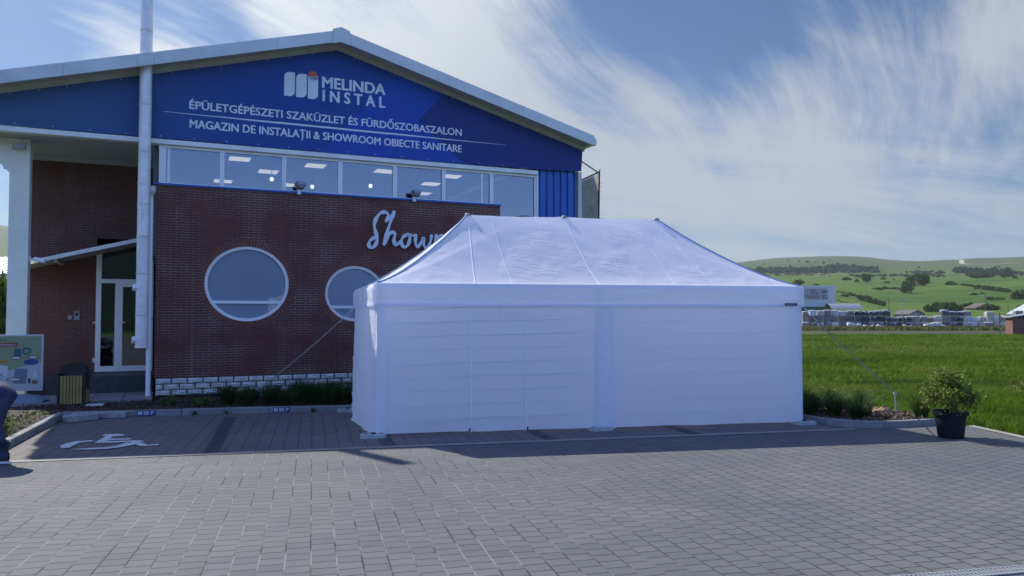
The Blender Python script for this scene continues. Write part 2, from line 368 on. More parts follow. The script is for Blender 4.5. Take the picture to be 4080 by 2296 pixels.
# radial brick for the window surrounds: bricks counted by angle
def arch_mat():
    m = ARCH; t = NT(m.node_tree); t.n.clear()
    out = t.add('ShaderNodeOutputMaterial'); tc = t.add('ShaderNodeTexCoord').outputs['Object']
    s = t.add('ShaderNodeSeparateXYZ', {0: tc}); a = t.math('ARCTAN2', s.outputs[2], s.outputs[0])
    k = t.math('MULTIPLY', a, 84/(2*math.pi)); fr = t.math('FRACT', k); dl = t.math('MINIMUM', fr, t.math('SUBTRACT', 1.0, fr))
    rr_ = t.math('SQRT', t.math('ADD', t.math('MULTIPLY', s.outputs[0], s.outputs[0]), t.math('MULTIPLY', s.outputs[2], s.outputs[2])))
    j = t.ramp(dl, .07, .04); wn = t.add('ShaderNodeTexWhiteNoise', {'W': t.math('FLOOR', k)}, noise_dimensions='1D').outputs[0]
    c = t.mix(wn, (.135, .048, .039), (.175, .062, .049)); c = t.mix(.4, c, t.mix(t.noise(tc, 12, 5), (.6,.6,.6), (1.3,1.3,1.3)), 'MULTIPLY')
    c = t.mix(t.math('MULTIPLY', j, t.ramp(t.noise(tc, 2.5, 4), .3, .6)), c, (.28, .235, .21))
    b = t.add('ShaderNodeBsdfPrincipled', {'Base Color': c, 'Roughness': .75, 'Specular IOR Level': .3}); t.l.new(b.outputs[0], out.inputs[0])
arch_mat()

# ------------------------------------------------------------------ terrain
def interp(x, xs, ys): return float(np.interp(x, xs, ys))
RS = [0, 150, 200, 260, 300, 350, 420, 500, 700, 1000, 1400, 1700, 2200, 3200]
ZS = [0, 0, .3, 2.4, 5.0, 9.5, 15.0, 20.0, 32.0, 51.0, 88.0, 112.0, 128.0, 120.0]
BE = [-40, -33.6, -20, 0, 10, 15.7, 18.7, 22.2, 24.3, 26.2, 28.3, 30, 33.7, 45, 60]
SK = [.100, .098, .07, .062, .063, .0650, .0690, .0712, .0690, .0645, .0625, .0632, .0645, .062, .06]
def ridge_k(be):  # bearing in degrees right of the view direction
    return interp(be, BE, SK)*1700/110.0
def terrain(x, y):
    r = math.hypot(x, y); be = math.degrees(math.atan2(x, y))
    if r < 150: return 0.0
    if be > 90 or be < -90:                          # wooded hill behind the viewpoint
        q = min(1, (abs(be)-90)/40); hz = interp(r, [0,120,300,560,900,3200], [0,0,27,66,66,50])*(1+.16*math.sin(be*.16)+.07*math.sin(be*.55))
        return interp(r, RS, ZS)*.6*(1-q) + hz*q
    w = min(1, max(0, (r-500)/900)); k = 1 + (ridge_k(be)-1)*w
    und = 1.2*math.sin(x*.013+y*.008)+.8*math.sin(x*.03-y*.021)
    return interp(r, RS, ZS)*k + und*min(1, max(0, (r-220)/200))

def ground_material():
    m = bpy.data.materials.new('ground_soil_and_fields'); m.use_nodes = True; t = NT(m.node_tree); t.n.clear()
    out = t.add('ShaderNodeOutputMaterial'); tc = t.add('ShaderNodeTexCoord').outputs['Object']
    s = t.add('ShaderNodeSeparateXYZ', {0: tc}); X, Y, Z = s.outputs
    r = t.math('SQRT', t.math('ADD', t.math('MULTIPLY', X, X), t.math('MULTIPLY', Y, Y)))
    n = t.noise(tc, .012, 6, .6, .6); n2 = t.noise(tc, .5, 6, .65); n3 = t.noise(tc, .05, 5, .6)
    near = t.mix(t.ramp(n2, .3, .7), (.040, .095, .010), (.095, .175, .028))
    far = t.mix(t.ramp(n, .40, .56), (.034, .085, .008), (.064, .118, .016))
    far = t.mix(t.math('MULTIPLY', t.ramp(n3, .52, .66), .45), far, (.072, .095, .032))
    hill = t.mix(t.ramp(t.noise(tc, .006, 7, .65, 1.0), .42, .6), (.066, .084, .034), (.046, .080, .022))
    far = t.mix(t.ramp(r, 850, 1300), far, hill)
    c = t.mix(t.ramp(r, 70, 160), near, far)
    c = t.mix(t.math('MULTIPLY', t.ramp(Y, -44, -60), t.ramp(t.noise(tc, .03, 5, .65), .2, .4)), c, (.014, .024, .011))
    # ploughed strip and storage yard ground
    dirt = t.mix(t.noise(tc, 1.2, 6, .7), (.030, .024, .019), (.085, .070, .056))
    yl = t.math('SUBTRACT', Y, t.math('MULTIPLY', X, -.06)); yn = t.math('ADD', yl, t.math('MULTIPLY', t.noise(tc, .25, 4), 5.0))
    strip = t.math('MULTIPLY', t.ramp(yn, 79.0, 80.5), t.ramp(yn, 106, 103))
    right = t.ramp(X, 5, 12)
    c = t.mix(t.math('MULTIPLY', t.math('MULTIPLY', strip, right), t.ramp(t.noise(t.mapping(tc, sc=(.05, .5, 1)), 1.0, 5), .34, .5)), c, dirt)
    yard = t.math('MULTIPLY', t.ramp(yl, 119, 121), t.ramp(yl, 180, 165))
    c = t.mix(t.math('MULTIPLY', yard, right), c, (.22, .20, .18))
    b = t.add('ShaderNodeBsdfPrincipled', {'Base Color': c, 'Roughness': .9, 'Specular IOR Level': .15})
    bp = t.add('ShaderNodeBump', {'Height': t.noise(tc, 2.5, 6, .7), 'Strength': .5, 'Distance': .1}); t.l.new(bp.outputs[0], b.inputs['Normal'])
    t.l.new(b.outputs[0], out.inputs[0]); return m
def build_ground():
    radii = [0, 4, 8, 14, 20, 30, 45, 60, 80, 100, 125, 150, 175, 200, 230, 260, 300, 350, 400, 450, 500, 560, 630, 700, 780, 870, 1000, 1100, 1200, 1300, 1400, 1500, 1600, 1700, 1850, 2000, 2200, 2600, 3200]
    angs = list(np.arange(-180, -44, 3)) + list(np.arange(-44, 60, 1.0)) + list(np.arange(60, 180, 3))
    V = []; F = []
    na = len(angs)
    for r in radii:
        for a in angs:
            x, y = r*math.sin(R(a)), r*math.cos(R(a)); V.append((x, y, terrain(x, y) - .03))
    for i in range(len(radii)-1):
        for j in range(na):
            j2 = (j+1) % na; F.append((i*na+j, i*na+j2, (i+1)*na+j2, (i+1)*na+j))
    mb = MB(); mb.v = V; mb.f = F; mb.m = [0]*len(F)
    struct(mb.build('ground', ground_material(), smooth=True))
build_ground()

# ------------------------------------------------------------------ paving, kerbs, beds
PY = R(14.5)                                       # heading of the paving
PAVE = paver_mat('grey_pavers', (.096, .103, .112), (.114, .120, .128), (.185, .183, .178), (.013, .014, .016), PY)
BAY = paver_mat('warm_grey_pavers', (.125, .120, .124), (.155, .145, .143), (.05, .047, .045), (.035, .034, .034), PY, pl=.205)
STRIPE = paver_mat('dark_pavers', (.045, .048, .062), (.060, .063, .076), (.03, .03, .03), (.02, .02, .024), PY, pl=.3)
BANDM = mat('pale_concrete_band', (.25, .248, .235), .85, var=.12, vscale=3, bump=.2, bscale=60)
def sheet(name, pts, z, m):
    mb = MB(); mb.face([(x, y, z) for x, y in pts]); return struct(mb.build(name, m))
# the main yard reaches behind the camera
sheet('paving', [(-30,-46),(8.32,-46),(8.3,12.4),(8.2,13.95),(7.6,14.02),(6.7,13.68),(6.2,13.70),(5.7,14.3),(4.7,18.6),(-3.0,16.3),(-8.9,15.2),(-7.2,10.8),(-30,5.2)], 0.0, PAVE)
u = Vector((math.cos(R(13.2)), math.sin(R(13.2)))); w_ = Vector((-math.sin(R(14.5)), math.cos(R(14.5))))
b0 = Vector((-7.2, 10.40))
def bp_(a, b): p = b0 + u*a + w_*b; return (p.x, p.y)
def bsheet(name, a0, a1, c0, c1, z, m): return sheet(name, [bp_(a0,c0), bp_(a1,c0), bp_(a1,c1), bp_(a0,c1)], z, m)
sheet('parking_bays', [bp_(0,.12), bp_(13.2,.12), (5.62,14.25), (4.6,18.3), (-3.3,16.0), (-8.62,14.9)], .004, BAY)
struct(bsheet('paving_band', 0, 13.6, 0, .14, .008, BANDM))
for a in (2.85, 5.42, 7.98, 10.5):
    w2 = Vector((-math.sin(R(16.5)), math.cos(R(16.5)))); p0 = b0 + u*a + w_*.14; L = 4.1 if a < 4 else 4.5
    q = [p0, p0+u*.21, p0+u*.21+w2*L, p0+w2*L]; sheet('parking_stripe', [(v.x, v.y) for v in q], .012, STRIPE)
def kerb(name, pts, w, z1, left=True, z0=-.02):
    """stone kerb along pts; joints every metre; the kerb lies to the left of the path"""
    P = [Vector((*p, 0)) for p in pts]; mb = MB(); N = []
    for i in range(len(P)):
        d = (P[min(i+1, len(P)-1)] - P[max(i-1, 0)]).normalized(); N.append(Vector((-d.y, d.x, 0))*(1 if left else -1))
    for i in range(len(P)-1):
        a, b, n0, n1 = P[i], P[i+1], N[i], N[i+1]; L = (b-a).length; k = max(1, round(L/1.0))
        for j in range(k):
            t0, t1 = j/k, (j+1)/k - (.012/L if k > 1 or L > .5 else .004/L)
            q0, q1 = a.lerp(b, t0), a.lerp(b, t1); m0, m1 = n0.lerp(n1, t0), n0.lerp(n1, t1)
            dz = random.uniform(-.004, .004)
            ch = .012
            ring = lambda q, m: [q+Vector((0,0,z0)), q+Vector((0,0,z1+dz-ch)), q+m*ch+Vector((0,0,z1+dz)), q+m*(w-ch)+Vector((0,0,z1+dz)), q+m*w+Vector((0,0,z1+dz-ch)), q+m*w+Vector((0,0,z0))]
            A, B = ring(q0, m0), ring(q1, m1)
            for s_ in range(5): mb.face([A[s_], B[s_], B[s_+1], A[s_+1]])
            mb.face(list(reversed(A))); mb.face(B)
    return struct(mb.build(name, CONC))
kerb('kerb', [(-16, 8.25), (-7.75, 10.28), (-7.42, 10.55), (-7.32, 10.95), (-8.62, 14.85)], .12, .13)
kerb('kerb', [(-8.72, 14.98), (-7.4, 15.28), (-5.8, 15.62), (-3.3, 16.12), (0.5, 16.9), (4.62, 17.9), (5.5, 14.55), (5.72, 14.1), (6.1, 13.78), (6.6, 13.70), (7.05, 13.80), (7.75, 14.05)], .11, .12)
sheet('edge_slabs', [(8.2,13.95),(8.3,12.4),(8.32,-46),(8.46,-46),(8.46,12.5),(8.36,14.0)], .008, BANDM)
SOIL = mat('mulch_soil', (.030, .022, .017), .95, var=.45, vscale=9, bump=.8, bscale=30)
def bed(name, pts, z=.085):
    mb = MB(); bm = bmesh.new(); vs_ = [bm.verts.new((x, y, z)) for x, y in pts]; bm.faces.new(vs_)
    bmesh.ops.triangulate(bm, faces=bm.faces[:]); bmesh.ops.subdivide_edges(bm, edges=bm.edges[:], cuts=6, use_grid_fill=True)
    for v in bm.verts: v.co.z += random.uniform(-.012, .018)
    me = bpy.data.meshes.new(name); bm.to_mesh(me); bm.free(); me.materials.append(SOIL); return struct(link(name, me))
bed('planting_bed', [(-8.80,15.0),(-7.4,15.38),(-5.8,15.72),(-3.3,16.22),(0.5,17.0),(4.7,18.0),(4.4,22.9),(-7.9,17.6),(-8.5,17.0),(-10.5,16.1)])
bed('planting_bed', [(-16,8.35),(-7.8,10.4),(-7.5,10.6),(-7.42,10.95),(-8.76,15.0),(-10.5,16.1),(-16,13.6)])
bed('planting_bed', [(4.72,17.9),(5.6,14.6),(5.82,14.16),(6.15,13.88),(6.6,13.8),(7.02,13.9),(7.7,14.12),(7.9,15.2),(7.3,16.3),(6.0,17.3)])

# ------------------------------------------------------------------ building
A = R(24); BO = Vector((-19.8*math.sin(A), 19.8*math.cos(A), 0))
def bw(u_, v_, z_): return Vector((BO.x + u_*math.cos(A) - v_*math.sin(A), BO.y + u_*math.sin(A) + v_*math.cos(A), z_))
B = thing('shop_building', 'gabled brick and blue-clad shop building with a band of upper windows behind the white tent', 'building', BO, A)
def bth(name, label, cat, u_=0, v_=0, z_=0, group=None, rz=0): return thing(name, label, cat, bw(u_, v_, z_), A+rz, group)
RIDGE_U, RIDGE_Z, SL = 3.85, 8.98, .272         # ridge of the roof underside
def roof_z(u_): return RIDGE_Z - SL*abs(u_-RIDGE_U)
circ = [(1.735, 2.767, .985, .92), (4.385, 2.56, .775, .72)]
def brick_wall():
    bm = bmesh.new()
    def loop(pts): 
        vs_ = [bm.verts.new(p) for p in pts]
        for i in range(len(vs_)): bm.edges.new((vs_[i], vs_[(i+1) % len(vs_)]))
        return vs_
    loop([(-.31,0,.53),(8.45,0,.53),(8.45,0,5.06),(-.31,0,5.06)])
    rims = []
    for cu, cz, ru, rz in circ:
        rims.append(loop([(cu+ru*math.cos(2*math.pi*k/56), 0, cz+rz*math.sin(2*math.pi*k/56)) for k in range(56)]))
    bmesh.ops.triangle_fill(bm, edges=bm.edges[:], use_beauty=True)
    for f in bm.faces:
        if f.normal.y > 0: f.normal_flip()
    for rim in rims:                              # reveals
        n = len(rim); back = [bm.verts.new((v.co.x, .14, v.co.z)) for v in rim]
        for i in range(n): bm.faces.new((rim[i], rim[(i+1) % n], back[(i+1) % n], back[i]))
    def quad(*p): bm.faces.new([bm.verts.new(q) for q in p])
    quad((-.31,0,.53),(-.31,0,5.06),(-.31,2.8,5.06),(-.31,2.8,.53))
    quad((8.45,0,.53),(8.45,.3,.53),(8.45,.3,5.06),(8.45,0,5.06))
    me = bpy.data.meshes.new('brick_wall'); bm.to_mesh(me); bm.free(); me.materials.append(BRICK)
    return link('brick_wall', me, B)
brick_wall()
# the recessed entrance wall
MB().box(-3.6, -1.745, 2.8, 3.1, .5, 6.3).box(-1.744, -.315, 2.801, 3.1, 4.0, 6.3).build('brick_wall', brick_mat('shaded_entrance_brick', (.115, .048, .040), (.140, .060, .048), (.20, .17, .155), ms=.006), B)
mb = MB()                                           # rough-faced pale stone blocks laid in three courses
for r_ in range(3):
    z0 = .12 + r_*.137; off = 0 if r_ != 1 else -.17; a = -.27+off
    while a < 8.5:
        x0, x1 = max(a, -.27), min(a+.333, 8.5); 
        if x1 - x0 > .05:
            sd = random.random()*100
            def blk(s, t, x0=x0, x1=x1, z0=z0, sd=sd):
                e = min(s, 1-s, t, 1-t); d = .012 + .05*min(1, e*4.2) + (.016*math.sin(9*s+sd)+.014*math.sin(14*t+sd*2+5*s))*min(1, e*5)
                if e <= 0: d = 0
                return (x0 + (x1-x0-.016)*s, -.03-d, z0+.123*t)
            mb.grid(blk, 7, 5)
        a += .345
mb.build('stone_base', mat('pale_split_stone', (.60, .60, .60), .85, var=.18, vscale=8, bump=.5, bscale=55, dirt=((.28,.28,.26), .5)), B)
MB().box(-.28, 8.5, -.028, .25, .05, .535).build('base_joint', mat('black_mortar', (.018, .019, .022), .9), B)
mb = MB().box(-.36, 8.47, -.05, .2, 5.063, 5.105)
for k in range(15): mb.box(-.2+k*.6, -.17+k*.6, -.058, -.049, 5.07, 5.09)
mb.build('parapet_flashing', BLUESHEET, B)
# blind shells: side, rear and gable walls
G = MB()
def gable_poly(u0, u1, z0, drop=.02): return [(u0, z0), (u1, z0), (u1, roof_z(u1)-drop), (RIDGE_U, RIDGE_Z-drop), (u0, roof_z(u0)-drop)]
G.prism(gable_poly(-3.9, 11.07, 6.32), .06, .2)
G.box(10.9, 11.07, .21, 14, 0, 6.9); G.prism(gable_poly(-3.3, 10.89, 0), 13.8, 14.0); G.box(-3.4, -3.24, 3.12, 13.79, 0, 6.9)
G.box(9.63, 10.89, .21, .3, 0, 6.3); G.box(8.46, 9.62, .22, .3, 0, 3.4)
G.build('wall', mat('pale_wall_panel', (.45, .47, .47), .7, var=.05), B)
# white trim under the banner, the soffit of the entrance
MB().box(-4.1, 9.62, -.035, .2, 6.035, 6.145).build('trim_beam', WHITE, B)
mb = MB().box(-4.1, -.31, .2, 2.8, 6.06, 6.10)
for k in range(16): mb.box(-4.1, -.33, .26+k*.16, .26+k*.16+.135, 6.045, 6.062)
mb.box(-3.3, -.33, 2.66, 2.79, 5.93, 6.04)
mb.build('entrance_soffit', mat('soffit_lamella', (.42, .43, .43), .6), B)
MB().box(-3.38, -2.985, .8, 1.16, .1, 6.045).build('column', CREAM, B)
MB().prism([(-4.1, 6.04), (-3.382, 6.04), (-3.382, 5.25)], .82, 1.0).build('column_bracket', CREAM, B)
MB().box(-3.6, -.35, 1.3, 2.79, .0, .52).build('entrance_step', DGREY, B)
mb = MB(); 
for k in range(14): mb.box(-9.0+k*.62, -9.0+k*.62+.605, -.55, 1.28, .0, .118+random.uniform(-.003,.003))
struct(mb.build('apron_paving', mat('apron_slabs', (.22, .22, .225), .85, var=.15, vscale=4, bump=.2), None, loc=BO, rz=A))

# upper window band: each window a part with pane and frame
mull = [-.28, 1.12, 2.58, 3.98, 5.44, 6.80, 8.22, 9.60]
for i in range(7):
    x0, x1 = mull[i], mull[i+1]; zb = 5.10 if i < 6 else 3.6
    wf = MB(); hw = .05 if i not in (3,) else .06
    wf.box(x0+.002, x0+hw+(.10 if i == 0 else 0), .06, .17, zb, 6.03); wf.box(x1-hw, x1-.002, .06, .17, zb, 6.03)
    wf.box(x0+hw, x1-hw, .065, .165, 5.965, 6.03); wf.box(x0+hw, x1-hw, .065, .165, zb, zb+.04)
    if i == 6: wf.box(x0+hw, x1-hw, .065, .165, 4.72, 4.80); wf.box(x1+.004, x1+.06, .03, .2, 3.6, 6.03)
    f_ = wf.build('window', PVC, B)
    MB().box(x0+.02, x1-.02, .11, .118, zb+.01, 6.0).build('pane', GLASS, f_)
    if i == 0: MB().box(x0+.19, x0+.24, .09, .19, zb, 5.96).build('sash', PVC, f_)
    if i == 5: MB().box(x1-.32, x1-.26, .09, .19, zb, 5.96).build('sash', PVC, f_)
# room behind: ceiling, floor, rear and side walls
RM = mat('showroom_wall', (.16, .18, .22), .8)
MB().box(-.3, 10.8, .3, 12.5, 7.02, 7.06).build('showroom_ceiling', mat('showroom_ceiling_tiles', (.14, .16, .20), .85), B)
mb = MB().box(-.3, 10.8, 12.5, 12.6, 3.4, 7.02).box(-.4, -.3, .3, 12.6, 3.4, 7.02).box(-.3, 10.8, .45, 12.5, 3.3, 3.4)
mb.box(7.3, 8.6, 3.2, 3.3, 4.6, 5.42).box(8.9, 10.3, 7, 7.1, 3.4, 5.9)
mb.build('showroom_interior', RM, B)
LG = [(1.98,6.03),(3.07,7.93),(4.38,6.18),(6.74,6.21),(9.01,8.02),(9.19,6.21),(1.75,10.6),(4.23,10.44),(9.4,10.36)]
LL = ['upper left one of the near row','alone in its row behind second window','in the near row behind third window','in the near row behind fourth window','lower one seen behind fifth window','rightmost of the near row','at the sill of the first window','at the sill beside the left floodlight','at the sill beside the right floodlight']
for (a, b), l_ in zip(LG, LL):
    t_ = bth('ceiling_light', 'lit square ceiling panel, ' + l_, 'ceiling light', a, b, 7.0, 'lit panels in the showroom ceiling')
    MB().box(-.34,.34,-.34,.34,-.012,.0).build('frame', PVC, t_); MB().box(-.31,.31,-.31,.31,-.03,-.013).build('diffuser', LIT, t_)
for (a, b), l_ in zip([(3.10,7.16),(4.61,8.17),(6.48,7.15)], ['behind second window','beside the left floodlight','behind fourth window']):
    t_ = bth('pendant_lamp', 'small round glowing lamp hanging in the showroom ' + l_, 'lamp', a, b, 6.6, 'round lamps in the showroom')
    s_ = MB().lathe([(0,-.07),(.04,-.06),(.062,-.03),(.07,0),(.062,.03),(.04,.06),(0,.07)], 14).build('bulb', BULB, t_, smooth=True)
    MB().tube([(0,0,.07),(0,0,.4)], .012, 6).build('cord', DARK, t_)
# round windows
for k, (cu, cz, ru, rz) in enumerate(circ):
    w_o = link('round_window', None, B, (cu, 0, cz))
    n = 72; fr = MB()
    def ring(mbx, r0, r1, y0, y1):
        i = len(mbx.v)
        for q in range(n):
            c, s = math.cos(2*math.pi*q/n), math.sin(2*math.pi*q/n)
            for a, y in ((0, y0), (1, y0), (1, y1), (0, y1)):
                rr = (r0, r1)[a]; mbx.v.append(((ru+rr)*c, y, (rz+rr)*s))
        for q in range(n):
            q2 = (q+1) % n
            for e in range(4): mbx.f.append((i+q*4+e, i+q*4+(e+1)%4, i+q2*4+(e+1)%4, i+q2*4+e)); mbx.m.append(0)
    ring(fr, -.075, -.002, .035, .13)
    zt = -.30*rz/.92*(1.0 if k == 0 else .95); hwid = ru*math.sqrt(1-(zt/rz)**2)-.07
    tb = -.49*rz; hw2 = ru*math.sqrt(1-(tb/rz)**2)-.05
    fr.box(-hw2, hw2, .045, .12, tb-.035, tb+.035)
    fo = fr.build('frame', PVC, w_o, smooth=False)
    gp = MB(); gp.face([((ru-.03)*math.cos(2*math.pi*q/n), .085, (rz-.03)*math.sin(2*math.pi*q/n)) for q in range(n)][::-1])
    m_f = bpy.data.materials.get('frosted_blue_pane')
    if not m_f:
        m_f = bpy.data.materials.new('frosted_blue_pane'); m_f.use_nodes = True; t = NT(m_f.node_tree); bs = t.n['Principled BSDF']
        bs.inputs['Base Color'].default_value = (.20, .26, .38, 1); bs.inputs['Roughness'].default_value = .5; bs.inputs['Coat Weight'].default_value = 1.0; bs.inputs['Coat IOR'].default_value = 1.9; bs.inputs['Coat Roughness'].default_value = .04
        tc = t.add('ShaderNodeTexCoord').outputs['Object']; bp = t.add('ShaderNodeBump', {'Height': t.noise(tc, 1.1, 3), 'Strength': .10, 'Distance': .06}); t.l.new(bp.outputs[0], bs.inputs['Coat Normal'])
        t.l.new(t.mix(t.noise(t.mapping(tc, sc=(1,1,.4)), 1.6, 4), (.15, .20, .30), (.22, .28, .39)), bs.inputs['Base Color'])
    gp.build('pane', m_f, w_o)
    ar = MB(); ring(ar, .0, .17, -.006, .05); ar.build('brick_surround', ARCH, w_o)
# entrance door with sidelight and fanlight
d_ = link('entrance_door', None, B, (0, 2.72, 0))
mb = MB(); P = .06
mb.box(-1.74, -1.62, -.03, .06, .54, 3.62); mb.box(-.50, -.40, -.03, .06, .54, 3.9)
mb.box(-1.62, -.50, -.03, .06, .54, .68); mb.box(-1.62, -.50, -.028, .058, 2.83, 2.94)
mb.prism([(-1.74,3.622),(-.40,3.902),(-.40,4.0),(-1.74,3.72)], -.03, .06)
mb.box(-1.30, -1.12, -.025, .055, .68, 2.83); mb.box(-1.12, -.5, -.024, .05, 2.74, 2.83)
mb.build('frame', PVC, d_)
for n_, p in (('fanlight', [(-1.62,2.94),(-.5,2.94),(-.5,3.88),(-1.62,3.64)]), ('sidelight', [(-1.62,.68),(-1.3,.68),(-1.3,2.83),(-1.62,2.83)]), ('door_pane', [(-1.12,.68),(-.5,.68),(-.5,2.74),(-1.12,2.74)])):
    MB().prism(p, .008, .016).build(n_, DGLASS, d_)
h_ = MB().box(-1.2,-1.18,-.06,-.026,1.78,1.84).box(-1.2,-1.06,-.075,-.058,1.8,1.825).build('handle', STEEL, d_)
MB().box(-1.80,-1.741,-.05,.0,1.79,1.82).build('hinge', PVC, d_); MB().box(-1.79,-1.741,-.05,.0,.78,.9).build('hinge', PVC, d_)
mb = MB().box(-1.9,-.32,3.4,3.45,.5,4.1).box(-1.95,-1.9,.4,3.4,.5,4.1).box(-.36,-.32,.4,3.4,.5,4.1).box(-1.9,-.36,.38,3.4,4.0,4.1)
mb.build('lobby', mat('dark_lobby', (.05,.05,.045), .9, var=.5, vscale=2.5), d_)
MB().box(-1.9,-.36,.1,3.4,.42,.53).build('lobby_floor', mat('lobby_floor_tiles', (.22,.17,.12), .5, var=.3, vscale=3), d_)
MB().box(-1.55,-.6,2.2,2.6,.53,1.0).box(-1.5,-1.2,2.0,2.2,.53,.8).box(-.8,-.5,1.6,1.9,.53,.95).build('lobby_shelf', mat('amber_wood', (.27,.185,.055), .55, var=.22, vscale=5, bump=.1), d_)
# small canopy above the entrance, rising to the right
cz = lambda u_: 3.25 + (u_+3.05)*.27
mb = MB(); 
for k in range(10):
    v0 = 1.45+k*.13; mb.prism([(-3.3,cz(-3.3)-.05),(-.36,cz(-.36)-.05),(-.36,cz(-.36)-.02),(-3.3,cz(-3.3)-.02)], v0, v0+.085)
can = mb.build('entrance_canopy', mat('canopy_slats', (.30,.31,.31), .6), B)
MB().prism([(-3.3,cz(-3.3)-.02),(-.36,cz(-.36)-.02),(-.36,cz(-.36)),(-3.3,cz(-3.3))], 1.44, 2.79).build('canopy_sheet', mat('canopy_sheet', (.35,.37,.38), .5), can)
MB().prism([(-3.3,cz(-3.3)-.055),(-.36,cz(-.36)-.055),(-.36,cz(-.36)+.04),(-3.3,cz(-3.3)+.04)], 1.37, 1.435).build('canopy_rail', WHITE, can)
MB().prism([(-2.55,cz(-2.55)-.12),(-2.47,cz(-2.47)-.12),(-2.47,cz(-2.47)-.052),(-2.55,cz(-2.55)-.052)], 1.44, 2.78).build('canopy_rib', mat('canopy_rib', (.36,.37,.37), .6), can)
# blue trapezoid sheet cladding and corner trim
mb = MB(); x = 9.68
prof = []
while x < 10.95:
    for dx, dy in ((0,.10),(.045,.10),(.065,.055),(.205,.055),(.225,.10)):
        if x+dx <= 10.97: prof.append((x+dx, dy))
    x += .225
for k in range(len(prof)-1):
    (a, ya), (b, yb) = prof[k], prof[k+1]; mb.face([(a,ya,2.5),(b,yb,2.5),(b,yb,6.26),(a,ya,6.26)])
mb.build('blue_cladding', BLUESHEET, B)
MB().box(10.975, 11.085, .03, .35, 0, 6.22).build('corner_trim', FASCIA, B)
# roof: two slopes with fascia boards, soffit and ridge cap
UL, UR = -4.25, 11.16
mb = MB()
for (a, b) in ((UL, RIDGE_U), (RIDGE_U, UR)):
    mb.prism([(a, roof_z(a)+.02), (b, roof_z(b)+.02), (b, roof_z(b)+.16), (a, roof_z(a)+.16)], -.56, 14.3)
mb.build('roof', FASCIA, B)
mb = MB()
for (a, b) in ((UL, RIDGE_U-.001), (RIDGE_U+.001, UR)):
    mb.prism([(a, roof_z(a)-.012), (b, roof_z(b)-.012), (b, roof_z(b)+.018), (a, roof_z(a)+.018)], -.56, .055)
    mb.prism([(a, roof_z(a)-.15), (b, roof_z(b)-.15), (b, roof_z(b)-.013), (a, roof_z(a)-.013)], -.02, .055)
mb.build('eave_soffit', mat('cream_soffit', (.50, .49, .44), .7, var=.08, dirt=((.3,.29,.25), .4)), B)
mb = MB(); seams = [UL, -2.2, -.75, -.40, 2.3, RIDGE_U-.22]
for a, b in zip(seams[:-1], seams[1:]):
    e = 0 if a != -.75 else .006
    mb.prism([(a+.003, roof_z(a)-.10), (b-.003, roof_z(b)-.10), (b-.003, roof_z(b)+.19), (a+.003, roof_z(a)+.19)], -.61-e, -.565)
seams = [RIDGE_U+.22, 6.4, 8.9, UR]
for a, b in zip(seams[:-1], seams[1:]):
    mb.prism([(a+.003, roof_z(a)-.10), (b-.003, roof_z(b)-.10), (b-.003, roof_z(b)+.19), (a+.003, roof_z(a)+.19)], -.61, -.565)
mb.box(UR-.005, UR+.05, -.6, -.5, roof_z(UR)-.09, roof_z(UR)+.12)
fas = mb.build('fascia', FASCIA, B)
a, b, c = RIDGE_U-.217, RIDGE_U, RIDGE_U+.217
MB().prism([(a,roof_z(a)-.12),(b,RIDGE_Z-.12),(c,roof_z(c)-.12),(c,roof_z(c)+.24),(b,RIDGE_Z+.26),(a,roof_z(a)+.24)], -.62, -.57).build('ridge_cap', FASCIA, fas)
mb = MB(); mb.prism([(UR-.02, roof_z(UR)-.03),(UR+.13, roof_z(UR)-.03),(UR+.13, roof_z(UR)+.1),(UR+.11, roof_z(UR)+.1),(UR+.11, roof_z(UR)-.01),(UR-.02, roof_z(UR)-.01)], -.5, 14.0)
mb.build('gutter', FASCIA, B)

